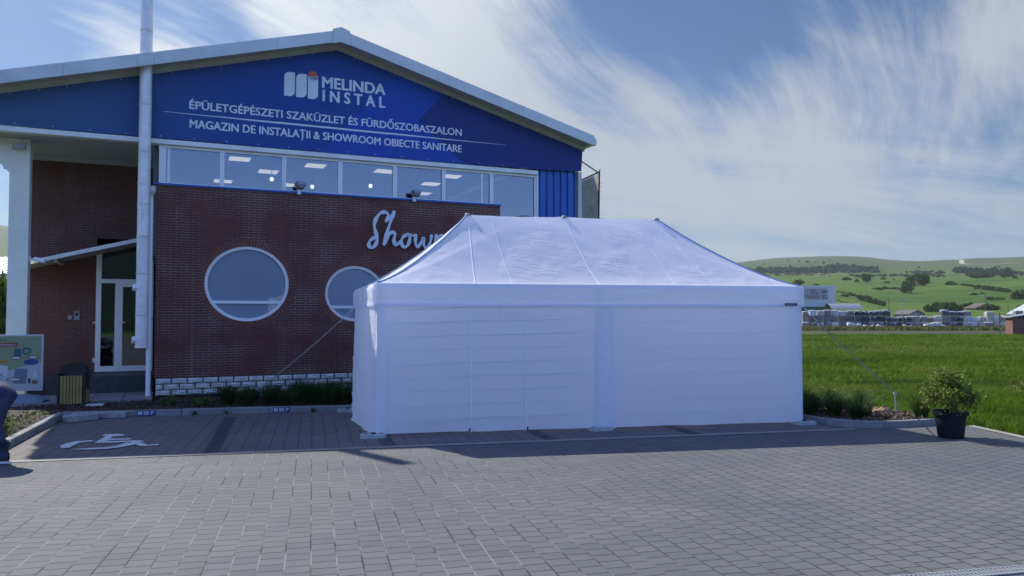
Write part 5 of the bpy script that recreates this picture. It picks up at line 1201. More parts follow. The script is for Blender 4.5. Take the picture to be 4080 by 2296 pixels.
px = 2026.0; mixr = random.Random(4)
ORD = ['first','second','third','fourth','fifth','sixth','seventh','eighth','ninth','tenth','eleventh','twelfth','thirteenth','fourteenth','fifteenth','sixteenth','seventeenth','eighteenth','nineteenth','twentieth','twenty-first','twenty-second','twenty-third','twenty-fourth','twenty-fifth','twenty-sixth','twenty-seventh','twenty-eighth','twenty-ninth','thirtieth','thirty-first']
for i, (c, n) in enumerate(plan):
    for k in range(n):
        cc = c if mixr.random() < .62 else mixr.choice(['grey','brown','white','slate'] if i < 7 else (['charcoal','slate'] if i < 15 else (['grey','white','slate','brown'] if i < 22 else ['beige','white','grey'])))
        if cc not in protos: protos[cc] = o = pallet_kind(cc)
        else: o = copy_tree(protos[cc])
        Yd = 121 + k*.5 + mixr.uniform(-.2,.9); x, y = yard_xy(px + mixr.uniform(-2,2), Yd)
        o.location = (x, y, -.02+k*.95); o.rotation_euler = (0,0,R(mixr.uniform(-6,6)-8)); o.scale = (mixr.uniform(.86,1.04),1,.97 if k < n-1 else mixr.uniform(.7,1.02))
        if k < n-1 and mixr.random() < .6:
            for ch in list(o.children):
                if ch.name.startswith('film_cover') and o is not protos[cc]: bpy.data.objects.remove(ch)
        tag(o, f'{DESC[cc]} pallet in the {TIER[k]}, {ORD[i]} stack to the right of the tent', 'pallet', 'pallets of building material in the storage yard')
    px += 18.4
# white shrink-wrapped bundles on the ground before the stacks
for i, (pxx, wd, l_) in enumerate(((2148,2.2,'low white plastic-wrapped bundle in front of the dark stacks, leftmost'),(2185,1.6,'crumpled white wrapped bundle before the dark stacks'),(2282,1.5,'white sack bundle left of the shining wrapped ones'),(2345,2.6,'large shining silver-white wrapped bundle in the middle of the yard'),(2376,1.4,'smaller shining wrapped bundle beside the large one'),(2215,1.4,'low white wrapped bundle under the right dark stacks'))):
    x, y = yard_xy(pxx, 118.6); o = thing('wrapped_bundle', l_, 'bundle', (x,y,0), R(-8), 'wrapped bundles on the yard ground')
    MB().grid(lambda s,t: ((s-.5)*wd*(1-.12*math.sin(3.14*t)**8), -.45+.9*t, ((.70 if wd > 2 else .42)+.10*math.sin(6*s+wd*9)+.05*math.sin(23*s+7*t))*math.sin(math.pi*min(1,max(0,t)))**.08*(1-abs(2*s-1)**30)), 22, 12).build('wrapping', mat('shiny_film', (.34,.36,.38), .4, var=.1, vscale=5, bump=.9, bscale=5), o, smooth=True)
# yard fence
o = thing('yard_fence', 'thin grey wire fence with slim posts in front of the pallet stacks', 'fence')
fx = [yard_xy(p, 117.0) for p in range(2030, 2530, 40)]
for x, y in fx: MB().box(x-.03,x+.03,y-.03,y+.03,0,2.1).build('post', mat('fence_post', (.16,.18,.19), .6), o)
mb = MB()
for z_ in (.15,.6,1.1,1.6,2.05): mb.tube([(fx[0][0],fx[0][1],z_),(fx[-1][0],fx[-1][1],z_)], .005, 4)
mb.build('wire', mat('fence_post', (.33,.36,.38), .6), o)
for p, q, l_ in ((2514,2556,'rusty brown gate post braced to the right, left one'),(2557,2590,'rusty brown gate post braced to the right, beside the shed')):
    x, y = yard_xy(p, 80); x2, _ = yard_xy(q, 80); o = thing('braced_post', l_, 'post', (x,y,-.02), 0, 'braced gate posts by the shed')
    MB().tube([(0,0,0),(0,0,2.25)], .05, 8).build('post', mat('rusty_steel', (.07,.05,.045), .8), o); MB().tube([(0,0,2.0),(x2-x,0,.05)], .04, 8).build('brace', mat('rusty_steel', (.07,.05,.045), .8), o)
# brick shed
x, y = yard_xy(2562, 76); o = thing('brick_shed', 'small brick shed with a slanted metal roof and dark open side at the right edge', 'shed', (x,y,-.02), R(-12))
MB().box(-.75,.25,-.5,-.35,0,1.75).box(-.75,-.6,-.35,1.2,0,1.75).box(-.6,1.6,1.05,1.2,0,2.0).build('wall', mat('shed_brick', (.16,.075,.06), .85, var=.3, vscale=6), o)
MB().box(.26,1.6,-.40,-.3,0,2.0).build('shade_panel', mat('shed_opening_shade', (.02,.02,.022), .9), o)  # dark panel painted as the shade inside the open side
MB().prism([(-1.0,1.78),(1.7,2.22),(1.7,2.30),(-1.0,1.86)], -.8, 1.4).build('roof', mat('zinc_roof', (.28,.31,.35), .55, .3), o)
# far warehouse with the printed sign
x0, y0 = yard_xy(2012, 190); o = thing('warehouse', 'long white warehouse with a green base stripe and a red lettered sign behind the pallets', 'building', (x0,y0,0), R(4))
WW = mat('warehouse_white', (.44,.47,.52), .6, var=.05, vscale=.5)
Wd = 9.0
MB().box(-14,Wd,0,24,2.45,9.1).build('wall', WW, o); MB().box(-14,Wd-.9,-.04,0,2.9,4.05).build('green_stripe', mat('warehouse_green', (.004,.07,.022), .5), o)
MB().box(-14,Wd-.05,.05,24,0,2.44).build('plinth', mat('warehouse_dark', (.04,.05,.06), .8), o); MB().box(-14.2,Wd+.1,-.1,24,9.1,9.3).build('roof_edge', FASCIA, o)
sg = MB().box(.7,7.2,-.09,-.03,5.85,8.55).build('sign_panel', mat('sign_grey', (.26,.29,.31), .6), o)
tx = MB(); add_text(tx, 'Merkur', 1.15, 5.05, 6.12, 6.95, -.12, .0); tx.build('lettering', mat('sign_red', (.26,.02,.03), .6), sg)
em = MB()
for pts in ([(3.05,7.0),(2.92,7.5),(3.08,8.0),(3.5,8.35)], [(3.3,7.9),(3.6,7.42),(4.15,7.35),(4.55,7.75)], [(4.55,7.78),(4.5,7.25),(4.25,6.85)]): ribbon(em, pts, .17, -.14, -.1)
em.prism([(3.98+.2*math.cos(k*.52),8.1+.16*math.sin(k*.52)) for k in range(12)], -.13, -.1); em.build('emblem', mat('sign_red', (.26,.02,.03), .6), sg)
em = MB(); em.prism([(5.6,7.55),(6.9,7.55),(6.9,7.95),(5.6,7.95)], -.13, -.1).prism([(5.7,8.0),(6.2,8.4),(6.7,8.0),(6.5,8.0),(6.2,8.25),(5.9,8.0)], -.13, -.1); em.build('small_emblem', mat('sign_navy_far', (.05,.07,.16), .6), sg)
em = MB(); ribbon(em, [(5.7,6.15),(6.2,6.7),(6.7,7.0)], .14, -.14, -.1); ribbon(em, [(5.75,6.95),(6.05,7.05),(6.15,6.75),(5.85,6.65)], .12, -.14, -.1); ribbon(em, [(6.3,6.2),(6.6,6.35),(6.9,6.15)], .12, -.14, -.1); em.build('small_emblem', mat('sign_red', (.26,.02,.03), .6), sg)
x0, y0 = yard_xy(2100, 180); o = thing('curved_shed', 'low grey curved metal hall right of the white warehouse', 'building', (x0,y0,0), R(3))
MB().grid(lambda s,t: (.8*math.sin(math.pi*.5*(1-min(1,t*1.2)))*-1+s*7.7+ (0), t*6, 1.8+2.95*math.sin(math.pi*(.12+.76*t))**.6), 10, 14).box(-.2,7.7,.0,.1,0,3.0).build('shell', mat('zinc_roof', (.28,.31,.35), .55, .3), o)
def house(px, Yd, w, d, h, rh, wc, rc, label, rz=0, name='house'):
    x, y = yard_xy(px, Yd); o = thing(name, label, 'house', (x,y,terrain(x,y)-.3), R(rz))
    MB().prism([(-w/2,0),(w/2,0),(w/2,h),(0,h+rh*.97),(-w/2,h)], 0, d).build('wall', mat('house_'+wc[0], wc[1], .8), o)
    m = MB(); m.prism([(-w/2-.3,h-.15),(0,h+rh),(0,h+rh+.18),(-w/2-.3,h+.05)], -.4, d+.4); m.prism([(0,h+rh),(w/2+.3,h-.15),(w/2+.3,h+.05),(0,h+rh+.18)], -.4, d+.4); m.build('roof', mat('roof_'+rc[0], rc[1], .8, var=.15), o)
    m = MB(); m.box(-w*.3,-w*.12,-.05,-.01,h*.35,h*.75).box(w*.1,w*.3,-.05,-.01,h*.35,h*.75); m.build('window', DARK, o)
house(2305, 205, 5, 5, 1.2, 1.0, ('tan',(.25,.23,.2)), ('slate',(.10,.10,.105)), 'small low farmhouse with a grey roof and dark porch left of the bushes', 20)
house(2482, 245, 6.8, 6, .8, 1.4, ('brown',(.12,.10,.08)), ('brown',(.085,.07,.06)), 'broad barn with a brown roof among the bushes behind the yard', 0)
house(2642, 150, 7, 7, 2.4, 1.9, ('white',(.5,.5,.5)), ('pale',(.36,.38,.40)), 'pale-roofed hall at the right edge behind the pallets', 0)
def pole(px, Yd, h, label, arm=True, col=(.16,.15,.14)):
    x, y = yard_xy(px, Yd); o = thing('utility_pole', label, 'utility pole', (x,y,terrain(x,y)-.2), 0, 'poles behind the storage yard')
    MB().tube([(0,0,0),(0,0,h)], [.10,.07], 8).build('mast', mat('pole_wood_%d' % int(col[0]*100), col, .85), o)
    if arm: MB().box(-.9,1.1,-.08,.08,h-.7,h-.4).build('crossarm', mat('pole_arm', (.34,.36,.36), .7), o)
pole(2268.5, 200, 5.6, 'pale utility pole with a crossarm left of the bushes', True, (.30,.31,.30)); pole(2236, 205, 5.5, 'dark bare pole right of the warehouse', False, (.06,.06,.05)); pole(2479, 240, 5.2, 'thin pole with a crossarm above the brown barn', True, (.13,.14,.14)); pole(2536, 215, 3.4, 'short dark pole behind the beige pallets', False, (.07,.07,.06))

# ------------------------------------------------------------------ trees on the hillside
FAR1 = foliage_mat('tree_leaf', (.030,.062,.016), (.125,.180,.040), 1.2, .35); FAR2 = foliage_mat('far_tree_leaf', (.035,.070,.026), (.100,.150,.055), 1.2, .3)
def crown_pts(seed, n, lumps, flat=.75):
    r = np.random.default_rng(seed); P = []; Lc = []
    for k in range(lumps):
        z_ = r.uniform(.16,.66); rr = .58*math.sqrt(max(.05, 1-((z_-.34)/.42)**2))*r.uniform(.25,1.0); th = r.uniform(0,6.28)
        Lc.append((rr*math.cos(th), rr*math.sin(th), z_*flat, r.uniform(.20,.34)))
    for k in range(n):
        c = Lc[r.integers(lumps)]; d = r.normal(size=3); d /= np.linalg.norm(d); d[2] = abs(d[2])*.9-.5*(r.random() < .5); q = np.array(c[:3])+d*c[3]*r.uniform(.7,1.05)*np.array([1,1,.85]); q[2] = max(q[2], .02); P.append(q)
    return np.array(P)
def tree_mesh(seed, mats_, n=900, lumps=12, leaf=.085, flat=.85, trunk=True):
    V, F = leaves(crown_pts(seed, n, lumps, flat), leaf, .5, seed, .75)
    t = MB().tube([(0,0,-.05),(.01,0,.2),(.03,.02,.45)], [.05,.04,.02], 6).tube([(.01,0,.18),(-.12,.05,.42)], [.03,.012], 5).tube([(.01,0,.2),(.15,-.05,.45)], [.03,.012], 5)
    tv = np.array(t.v); tf = np.array([f for f in t.f if len(f) == 4])
    V2 = np.concatenate([V, tv]); F2 = np.concatenate([F, tf+len(V)]); mi = np.concatenate([np.zeros(len(F)), np.ones(len(tf))])
    return np_mesh('tree', V2, F2, mats_, mi)
TM = [tree_mesh(s, [FAR1, BARK], 1100, 18, .085, 1.0) for s in (1,2,3,4)]; TMF = [tree_mesh(s+20, [FAR2, BARK], 420, 9, .12) for s in (1,2,3)]
BM_ = [tree_mesh(s+40, [FAR1, BARK], 520, 10, .10, .55) for s in (1,2,3)]
TREES = {
 'named': [(185.5,360.1,7.5,6.5),(225.8,422.3,8.2,7.6),(223.8,432,7.1,6.5),(171.5,459.4,8.6,5.8),(225.6,519.1,6.2,3.9),(222.5,482.2,6.5,6.1),(354.5,693.1,7.3,4.4),(396.1,736.7,5.5,5),(241.1,422.6,5.1,3),(225.8,372,3.3,3.4),(196,325.6,3,1.6),(201.5,329.4,2,1.4),(181.1,290.8,3.1,1.8),(183.5,289.4,2.9,1.5),(188.2,286.3,5.1,5.6),(197.5,296.8,4,4.9),(229.1,469.8,2.9,1.5),(217.4,484.5,2.5,2.8),(256.2,530.4,3.3,1.9),(180.4,456,3.4,1.6)],
 'hedge_slope': [(241.9,413.2,2.1,1.5),(241.1,409.3,2.1,1.7),(238.4,402.2,2,1.5),(237.5,398.4,2,1.7),(234.8,391.5,2,1.7),(223,369.6,1.9,1.3),(222.7,361.9,2.8,2.6),(220.6,355.2,2.8,3),(218.6,348.7,2.7,2.6),(216.5,342.3,2.7,2.6),(214.4,336.1,2.6,2.9),(214.1,332.5,2.6,2.6)],
 'hedge_left': [(150.4,349,2,1.4),(148.1,340.2,1.8,2),(154.4,350.6,2.1,1.9),(154.3,347.3,2.2,1.7),(149.9,333,2,2.1),(149.9,329.8,1.7,2.1),(155.2,337,1.5,1.4),(152.9,328.4,1.9,1.5),(160.7,378.9,1.5,1.1),(159.5,372.3,1.4,1.1),(159.7,368.7,1.4,1.1),(158.5,362.3,1.4,1.1),(157.3,356,1.4,1.1)],
 'hedge_low': [(143.5,317.2,1.5,1.9),(142.1,311.8,1.5,2),(140.8,306.4,1.5,2.1),(140.5,303.6,1.5,2.1),(139.1,298.4,1.4,2.1),(138.9,295.7,1.4,1.6),(137.5,290.6,1.4,2.1),(137.2,287.9,1.4,1.8),(136.9,285.2,1.4,1.6),(135.5,280.4,1.3,1.8)],
 'terrace': [(190.2,403.1,3.3,1.1),(189.4,395.7,3.3,2),(196.2,404.2,3.3,1.9),(196.8,399.9,3.3,1.2),(198.9,398.8,3.3,1.8),(197.9,391.5,3.2,1.1)],
 'mid_row': [(341,771,5.1,3),(268.3,595.7,3.6,3),(341.4,749,4.7,2.5),(316.6,684.4,4.3,2.4),(288.9,615.5,3.3,3.1),(341.7,713.4,4.2,3),(332,683.8,4.2,3),(352.9,715,4.1,3.3),(367.3,736.7,5.5,3.1),(384.1,758.1,4.3,3.3)],
 'yard_bush': [(131.5,243,2.5,2.2),(133.1,242.2,2.9,2.7),(132.9,237.3,3.2,2.8),(134.8,236.2,3.9,3),(138.8,238.9,2.5,2.1),(149.4,253.8,1.9,1.7),(155.6,261.2,2,1.6),(149.8,242.8,3.3,1.8),(153.1,243.4,2.2,1.3),(155.7,250,1.9,1.3),(159.8,241.8,1.8,1.3)],
 'skyline': [(359.1,1256.5,6.8,6),(417.6,1271.6,3,3.4),(506.6,1408,3.8,2.9),(468.8,1253.6,5.2,3.4),(457.8,1190.9,5.7,2.8),(457.6,1158.7,2.8,2.4),(454,1118,4.3,4.7),(507.5,1227,2.6,2.2),(518.9,1089.4,3.6,3.3),(517.6,976.8,2.6,3.8),(591.2,934,3.6,2.2),(547.3,842.4,1.8,1.8)],
 'wood_left': [(301.4,1027.5,7.9,4.5),(401.8,983.3,7.8,5),(401.4,947.4,4.9,4.1),(384.3,919.6,5.6,5),(383.8,954.7,6.3,4.8),(345.4,960.5,6.1,5),(438.4,1005.2,7.5,6.2),(343.9,987.3,8.3,4.8),(323.2,994.2,8,4.4),(345.9,986.6,8.5,5.3),(434,960.3,6.2,5.7),(428.1,935.7,5.6,4.2),(379.9,974,8.2,6.3),(327.8,1010.4,8.5,6),(426.5,963.7,5.4,4.8),(428,972.2,6.3,5.2),(359.2,973,8.7,4.5),(291.6,1004,8.8,6.9),(350.3,941.6,8.4,4.5),(400.8,930,7.3,5.2),(340.4,988.5,6,4.3),(386.2,962.6,8.2,4.1),(424,919.6,8.2,6.1),(426.8,927.2,4.8,5.7),(325.7,1011.1,7.9,5.7),(347,942.8,7.2,4.8),(321.2,951.9,6.7,6),(350.9,984.8,7.2,6.3),(312.9,971.6,8.7,6.2),(439.5,985.8,7.6,6.4),(314.2,1050.7,6.5,5.9),(356.9,965.1,8,4),(317.6,1058.8,5.9,4.6),(430.7,907.6,4.9,5),(344.9,986.9,6.5,5.8),(382.9,955,5.6,4.8),(312.3,997.7,8.1,5.2),(319.6,1049,7,6.1),(422.9,965.3,8.1,5.7),(361.2,972.3,7,5.9),(353.7,957.5,6.7,4.6),(369,943.1,5.1,5),(348.9,942.1,8.5,4.9),(423.2,920,5.7,5),(307.3,982,7.7,6.5),(414.4,941.8,7.7,5.4),(311.2,1006.8,5.1,4.6),(438.7,1005.1,5.5,4.5),(437.8,958.6,5,6.2),(304.5,974.3,7.7,6.3),(434.4,923.7,7.8,4),(417.2,958.6,7.7,4.3),(398.2,922.4,4.9,4.7),(370.4,933.9,5.7,4.4),(328.6,975.1,8,5.1),(350.7,976.1,6.4,5.2),(310.2,1015.9,9.3,5.4),(431,999,8,6.2),(406,972.5,6.9,5.8),(440.3,957.4,5.2,5.9),(429.3,926.1,6.4,5.7),(328.2,1010.3,6,5.8),(344.8,987,7.9,6.7),(333.5,964.7,6.6,6.3),(385.6,962.8,5.8,4.1),(368.9,969.3,5.6,5),(335.1,955.6,5.4,6.5),(363.1,954,6.7,6.1),(418.7,939.9,6.7,5.8),(427.3,945.1,7.7,6.4),(369.9,977.8,5.9,6),(384.2,919.6,8,4.4),(328.8,1010.1,5.9,6.1),(410.9,908,5.6,5.9),(341.8,979.2,8,4.3),(302.1,983.6,6.2,5.1),(375.8,940.3,4.8,4.8),(359,964.3,5.7,5.6),(438.3,930.9,6.9,4.2),(330,965.9,5.4,6.3),(442,956.7,8.6,5),(408.1,935.6,5.9,5.6),(390.2,943.2,5.8,5.9),(432.3,915.8,6.7,4.1),(371.2,968.5,7.8,5.8),(385.8,971.7,7.6,5.7),(311.7,963.5,7.5,4.4),(441.9,947.5,6.1,5.8),(381.5,946.8,7.4,5.1),(347.1,995,5.3,6.1),(415.2,959.5,7.8,4.9),(333.9,982,8.6,4.2),(372.9,967.8,8,5),(345,978.1,7.2,6.1),(337.4,946.3,5.3,4.6),(323.2,1047.9,8.7,6.4),(328,1010.4,6.9,6.2),(411.2,925.4,7,4.2),(358.6,982,7.2,5.6),(331,1009.4,8.4,4.3),(406.1,918.9,8.3,4.8),(374.5,949.6,7.3,6.5),(417.8,995.2,8.6,5.5),(379.1,939,4.8,5.9),(407.3,981.1,7.1,5.3),(321.7,986,5.2,5.5),(404.8,982.1,7.3,6.6),(439.5,957.8,8,5.6),(311.8,1042.3,6.3,4.6),(366.5,935.4,6,6.1),(425.9,1010.6,8.8,5.9),(427.4,918.1,7.5,4.7),(403.4,911.4,7.9,4.9),(415.6,959.3,5.3,4.1),(316.8,1040.8,6,5.7),(406.7,963.1,6.6,5.7),(340.3,979.7,8.1,5.2),(312,963.4,7.8,5),(348.5,968.1,7.3,4.6),(310.4,1070.2,8.9,4.9),(368.7,978.3,5.8,4.5),(359.5,981.7,5.1,4.4),(320,995.3,5.3,4.2),(363.8,971.3,7.8,4.2),(356.6,973.9,5.1,6.6),(336.5,1016.5,7.2,4.7),(407.5,999.5,5.6,4.3),(424.4,992.4,8.3,5.4),(438.6,939.9,5.8,4.6),(417.7,940.3,6.1,4.2),(385.2,919.2,6.9,3.9),(315.6,1068.7,6.2,4.6),(302.6,1009.4,8.9,4.8),(437.5,922.3,7.8,6.1),(443.1,946.9,6,5.5),(444.1,946.5,6,6.1),(315.7,1014.2,6.6,6.1),(441.4,947.7,7.7,5.8),(420.8,939,8.4,4.8),(361.3,981.1,8.2,5.4),(339.8,997.5,8.1,5.8),(415,977.8,7,4.5),(435.3,1025.7,7.2,6.4),(426.4,1019.9,6.2,6.6),(385.3,936.5,8.2,5.1),(423,920.1,6,4.8),(310.7,1024.7,9.3,4.6),(386.2,971.5,5.3,5.8),(340.3,1015.2,5.8,6),(388.8,970.5,5.9,6.6),(323.6,976.7,6.7,6.1),(376.5,931.4,6.8,4.4),(332,1027,8.8,4.6),(292.6,995,5.9,6.6),(310.7,1015.8,6.1,6.5),(381.2,938.2,7.8,6.1),(341.7,961.9,6.7,4.3),(420.8,939,8,4.4),(375.4,958,7.8,4.2),(344.4,969.6,5.2,5.5),(418.9,976.2,7.6,5.7),(327.8,992.7,9.2,5),(366.8,987.9,5.9,4.6),(427.9,917.8,8,6.3),(374.7,923.5,6.8,4.9),(426.9,909.4,8.2,5),(421.5,965.9,8.9,6.4),(327.6,949.7,5.6,4.2),(423.6,992.7,7.2,5.9),(300.3,1010.1,6.3,5.4),(338.8,954.3,7.8,4.7),(318.8,1031.2,7,4.5),(312.4,980.4,7.9,6.7),(431.4,907.3,6,4.2),(341.5,979.3,7.1,5.5),(338.5,945.9,5.9,5.1),(418.2,913.4,5.8,4.4),(440.4,994.8,5.6,5.6),(380.9,973.6,5.2,4.6),(417.6,958.4,8.8,6),(445.3,936.7,5.5,4),(361.3,972.2,5.1,5.5),(317.1,1031.7,6.3,6.5),(361.9,980.8,5.2,5.2),(392.3,960.1,8.5,6.1),(338.8,1006.8,8.3,6.4),(361.9,937.2,6.9,4.6),(333.1,1035.7,8.1,6.8),(431.2,934.2,7.3,6.2),(417.6,940.4,6.4,5.2),(328.1,1019.2,8.1,7),(376.7,957.5,6.3,5.2),(422.6,956.2,8.7,4.4),(339.3,971.4,6.6,6.3),(406.4,910,7,3.9),(377.9,948.2,6.8,4.7),(392.3,924.9,5.1,5.5),(348.5,968.1,8.5,6.6),(417.5,1014.1,9.1,4.7),(344.9,952.1,6.1,4.7),(423.8,902.1,5.8,4.7),(342,996.8,6.1,6.8),(317,1040.7,6.2,4.6),(367.5,943.6,8.1,5.6),(442.1,994.1,6.2,6.7),(315.2,1041.3,7.4,5.1),(385.6,980.7,6,6.6),(305.9,965.3,5.6,6.6),(399.7,957.1,5.4,4.1),(429.4,990.2,5.8,6.3),(440.4,966.7,8.8,5.4),(358.8,990.9,6.7,6.8),(341.8,996.9,5.7,4.5),(337.3,946.3,5.1,4.4),(419,895.6,8.2,4.3),(334.9,938.7,6.7,5.7),(350,1002.9,6.5,6.2),(416.1,950,6.7,5.4),(360,963.9,8.3,4.6),(372,924.6,8,4.3),(429.1,908.4,5.3,4.5),(333.7,1017.4,9.3,5.4),(440.1,966.8,5,6.3),(398.4,904.9,7.2,5.1),(433.9,997.7,7.3,5.4),(313.7,988.6,6.4,5.5),(351.7,975.7,6.4,5.7),(428.1,900,7.8,5.8),(324.2,942.5,5.9,4.3),(363.5,945.2,6.2,5.6)],
 'wood_right': [(335.2,560.8,4.2,3.8),(380,617,6,4.3),(428.3,703,4,4.6),(396.3,620.5,3.5,5.1),(327.6,541.4,3.8,3.2),(374.5,606.9,4.4,5),(459.6,731,4.9,5),(454.8,750.3,6.2,6.2),(477.1,770,4.9,4.9),(478.3,769.2,4.4,4.8),(483.6,809.1,6.3,6.8),(414.9,673.5,6.1,5.4),(452.6,703.4,5.9,3.9),(458.6,715.5,5.4,5.9),(468.6,783.6,7.1,5.7),(494.3,847.3,5.9,4.3),(475.4,745.7,4.9,4.8),(452,735.7,6,5.5),(482.4,792.4,7.7,6),(482.5,827.3,7.2,7.1),(493.4,847.8,6.4,5.6),(353,549.8,3.8,3.6),(372.6,601.5,3.8,3.9),(475.1,814.1,4.5,6.9),(434.8,706.7,4.1,4.2),(387.1,633.3,4.9,3.9),(420.2,648,5,3.8),(375.3,626.7,3.7,4.4),(459.8,739,6.5,6.2),(406.2,635.3,4,3.4),(459.8,755.5,4.7,6.2),(476.9,804.4,7.7,4.4),(456.2,709,4.5,4.1),(476.7,821.9,5.8,6.7),(490.9,769.8,5.5,5),(490.6,831.4,5.5,6.3),(478.4,794.8,5.1,5.3),(468.7,758.3,6.5,4.4),(433.2,692.2,4.3,5.4),(436.8,721.1,5.8,5.3),(486.6,798.5,7.1,6.5),(433.5,707.5,4.7,5.9),(473.5,755.3,6.8,6.5),(323.9,537.8,4.1,3.1),(463.5,736.7,6.4,5.3),(479.8,820.1,7.5,5.6),(383.2,621.8,4.6,4.3),(394,636,4,3.4),(440,695.7,4.7,5.8),(440.9,687.4,6.7,5.6),(468.4,741.8,4,5.6),(460.5,730.4,5.5,5.2),(417.8,701.7,5.5,4.5),(479.9,820,5.6,6.3),(486.5,825,5.2,5.4),(484.4,782.5,4.4,5.3),(483.9,817.7,5,4.5),(342.7,556.2,5.2,3.9),(484.7,799.7,5.3,5),(483.5,749,7.2,5.1),(467.2,767.6,7.4,4.4),(443.6,717,4.5,4.2),(364.1,561.4,4.9,4.7),(475.6,813.8,7.1,4.8),(327.1,535.9,3.7,4.2),(478.5,812.1,5.4,5.6),(383.8,635.2,5.5,4.4),(451.5,720,6.5,4.3),(435.5,706.3,5,3.7),(478.7,812,5.1,6.3),(331.1,539.3,5,4.1),(483.6,800.3,6.3,6.2),(475,737.6,4.5,6.3),(446.3,707.4,6.1,4),(425.2,689.6,5.6,3.9),(477.3,812.8,7.6,4.5),(486.8,842.6,7.5,5.5),(324.5,531.7,4.3,3.2),(493.4,785.6,5.2,6),(494.3,838.2,6.5,5.2),(484.6,748.2,6.7,4.8),(452.3,711.5,6,4.4),(444.2,748.5,6.7,4.7),(448,754.3,4.4,4.7),(440.1,711.2,5.7,4.4),(491.5,848.9,5.9,4.9),(468.9,758.2,6.7,5.5),(412.7,660.1,5.1,4.4),(480.9,802,7.2,5.5),(471.9,807.3,6.5,5.9),(478.7,786,7.8,4.5),(324.5,537.4,3.2,3.7),(469.1,766.4,7.3,5),(479.3,829.2,4.5,6.3),(327.9,512.1,2.9,3.8),(443.9,740.7,5,4.6),(477.1,812.9,4.7,6.9),(465.7,802.3,5,4.3),(442.9,701.7,6.2,4.8),(486.6,781.1,6.6,5.4),(492,760.5,4.3,5.7),(453,703.1,6,5),(447.3,738.6,6,3.8),(409.9,683.9,4.5,4.6),(452.7,759.7,6.3,5.9),(447,691.3,4.3,4.3),(485.3,834.6,6.7,6.1),(470.4,791,4.6,4.5),(466.2,759.8,7.1,5.4),(448.9,745.7,4.1,5.7)],
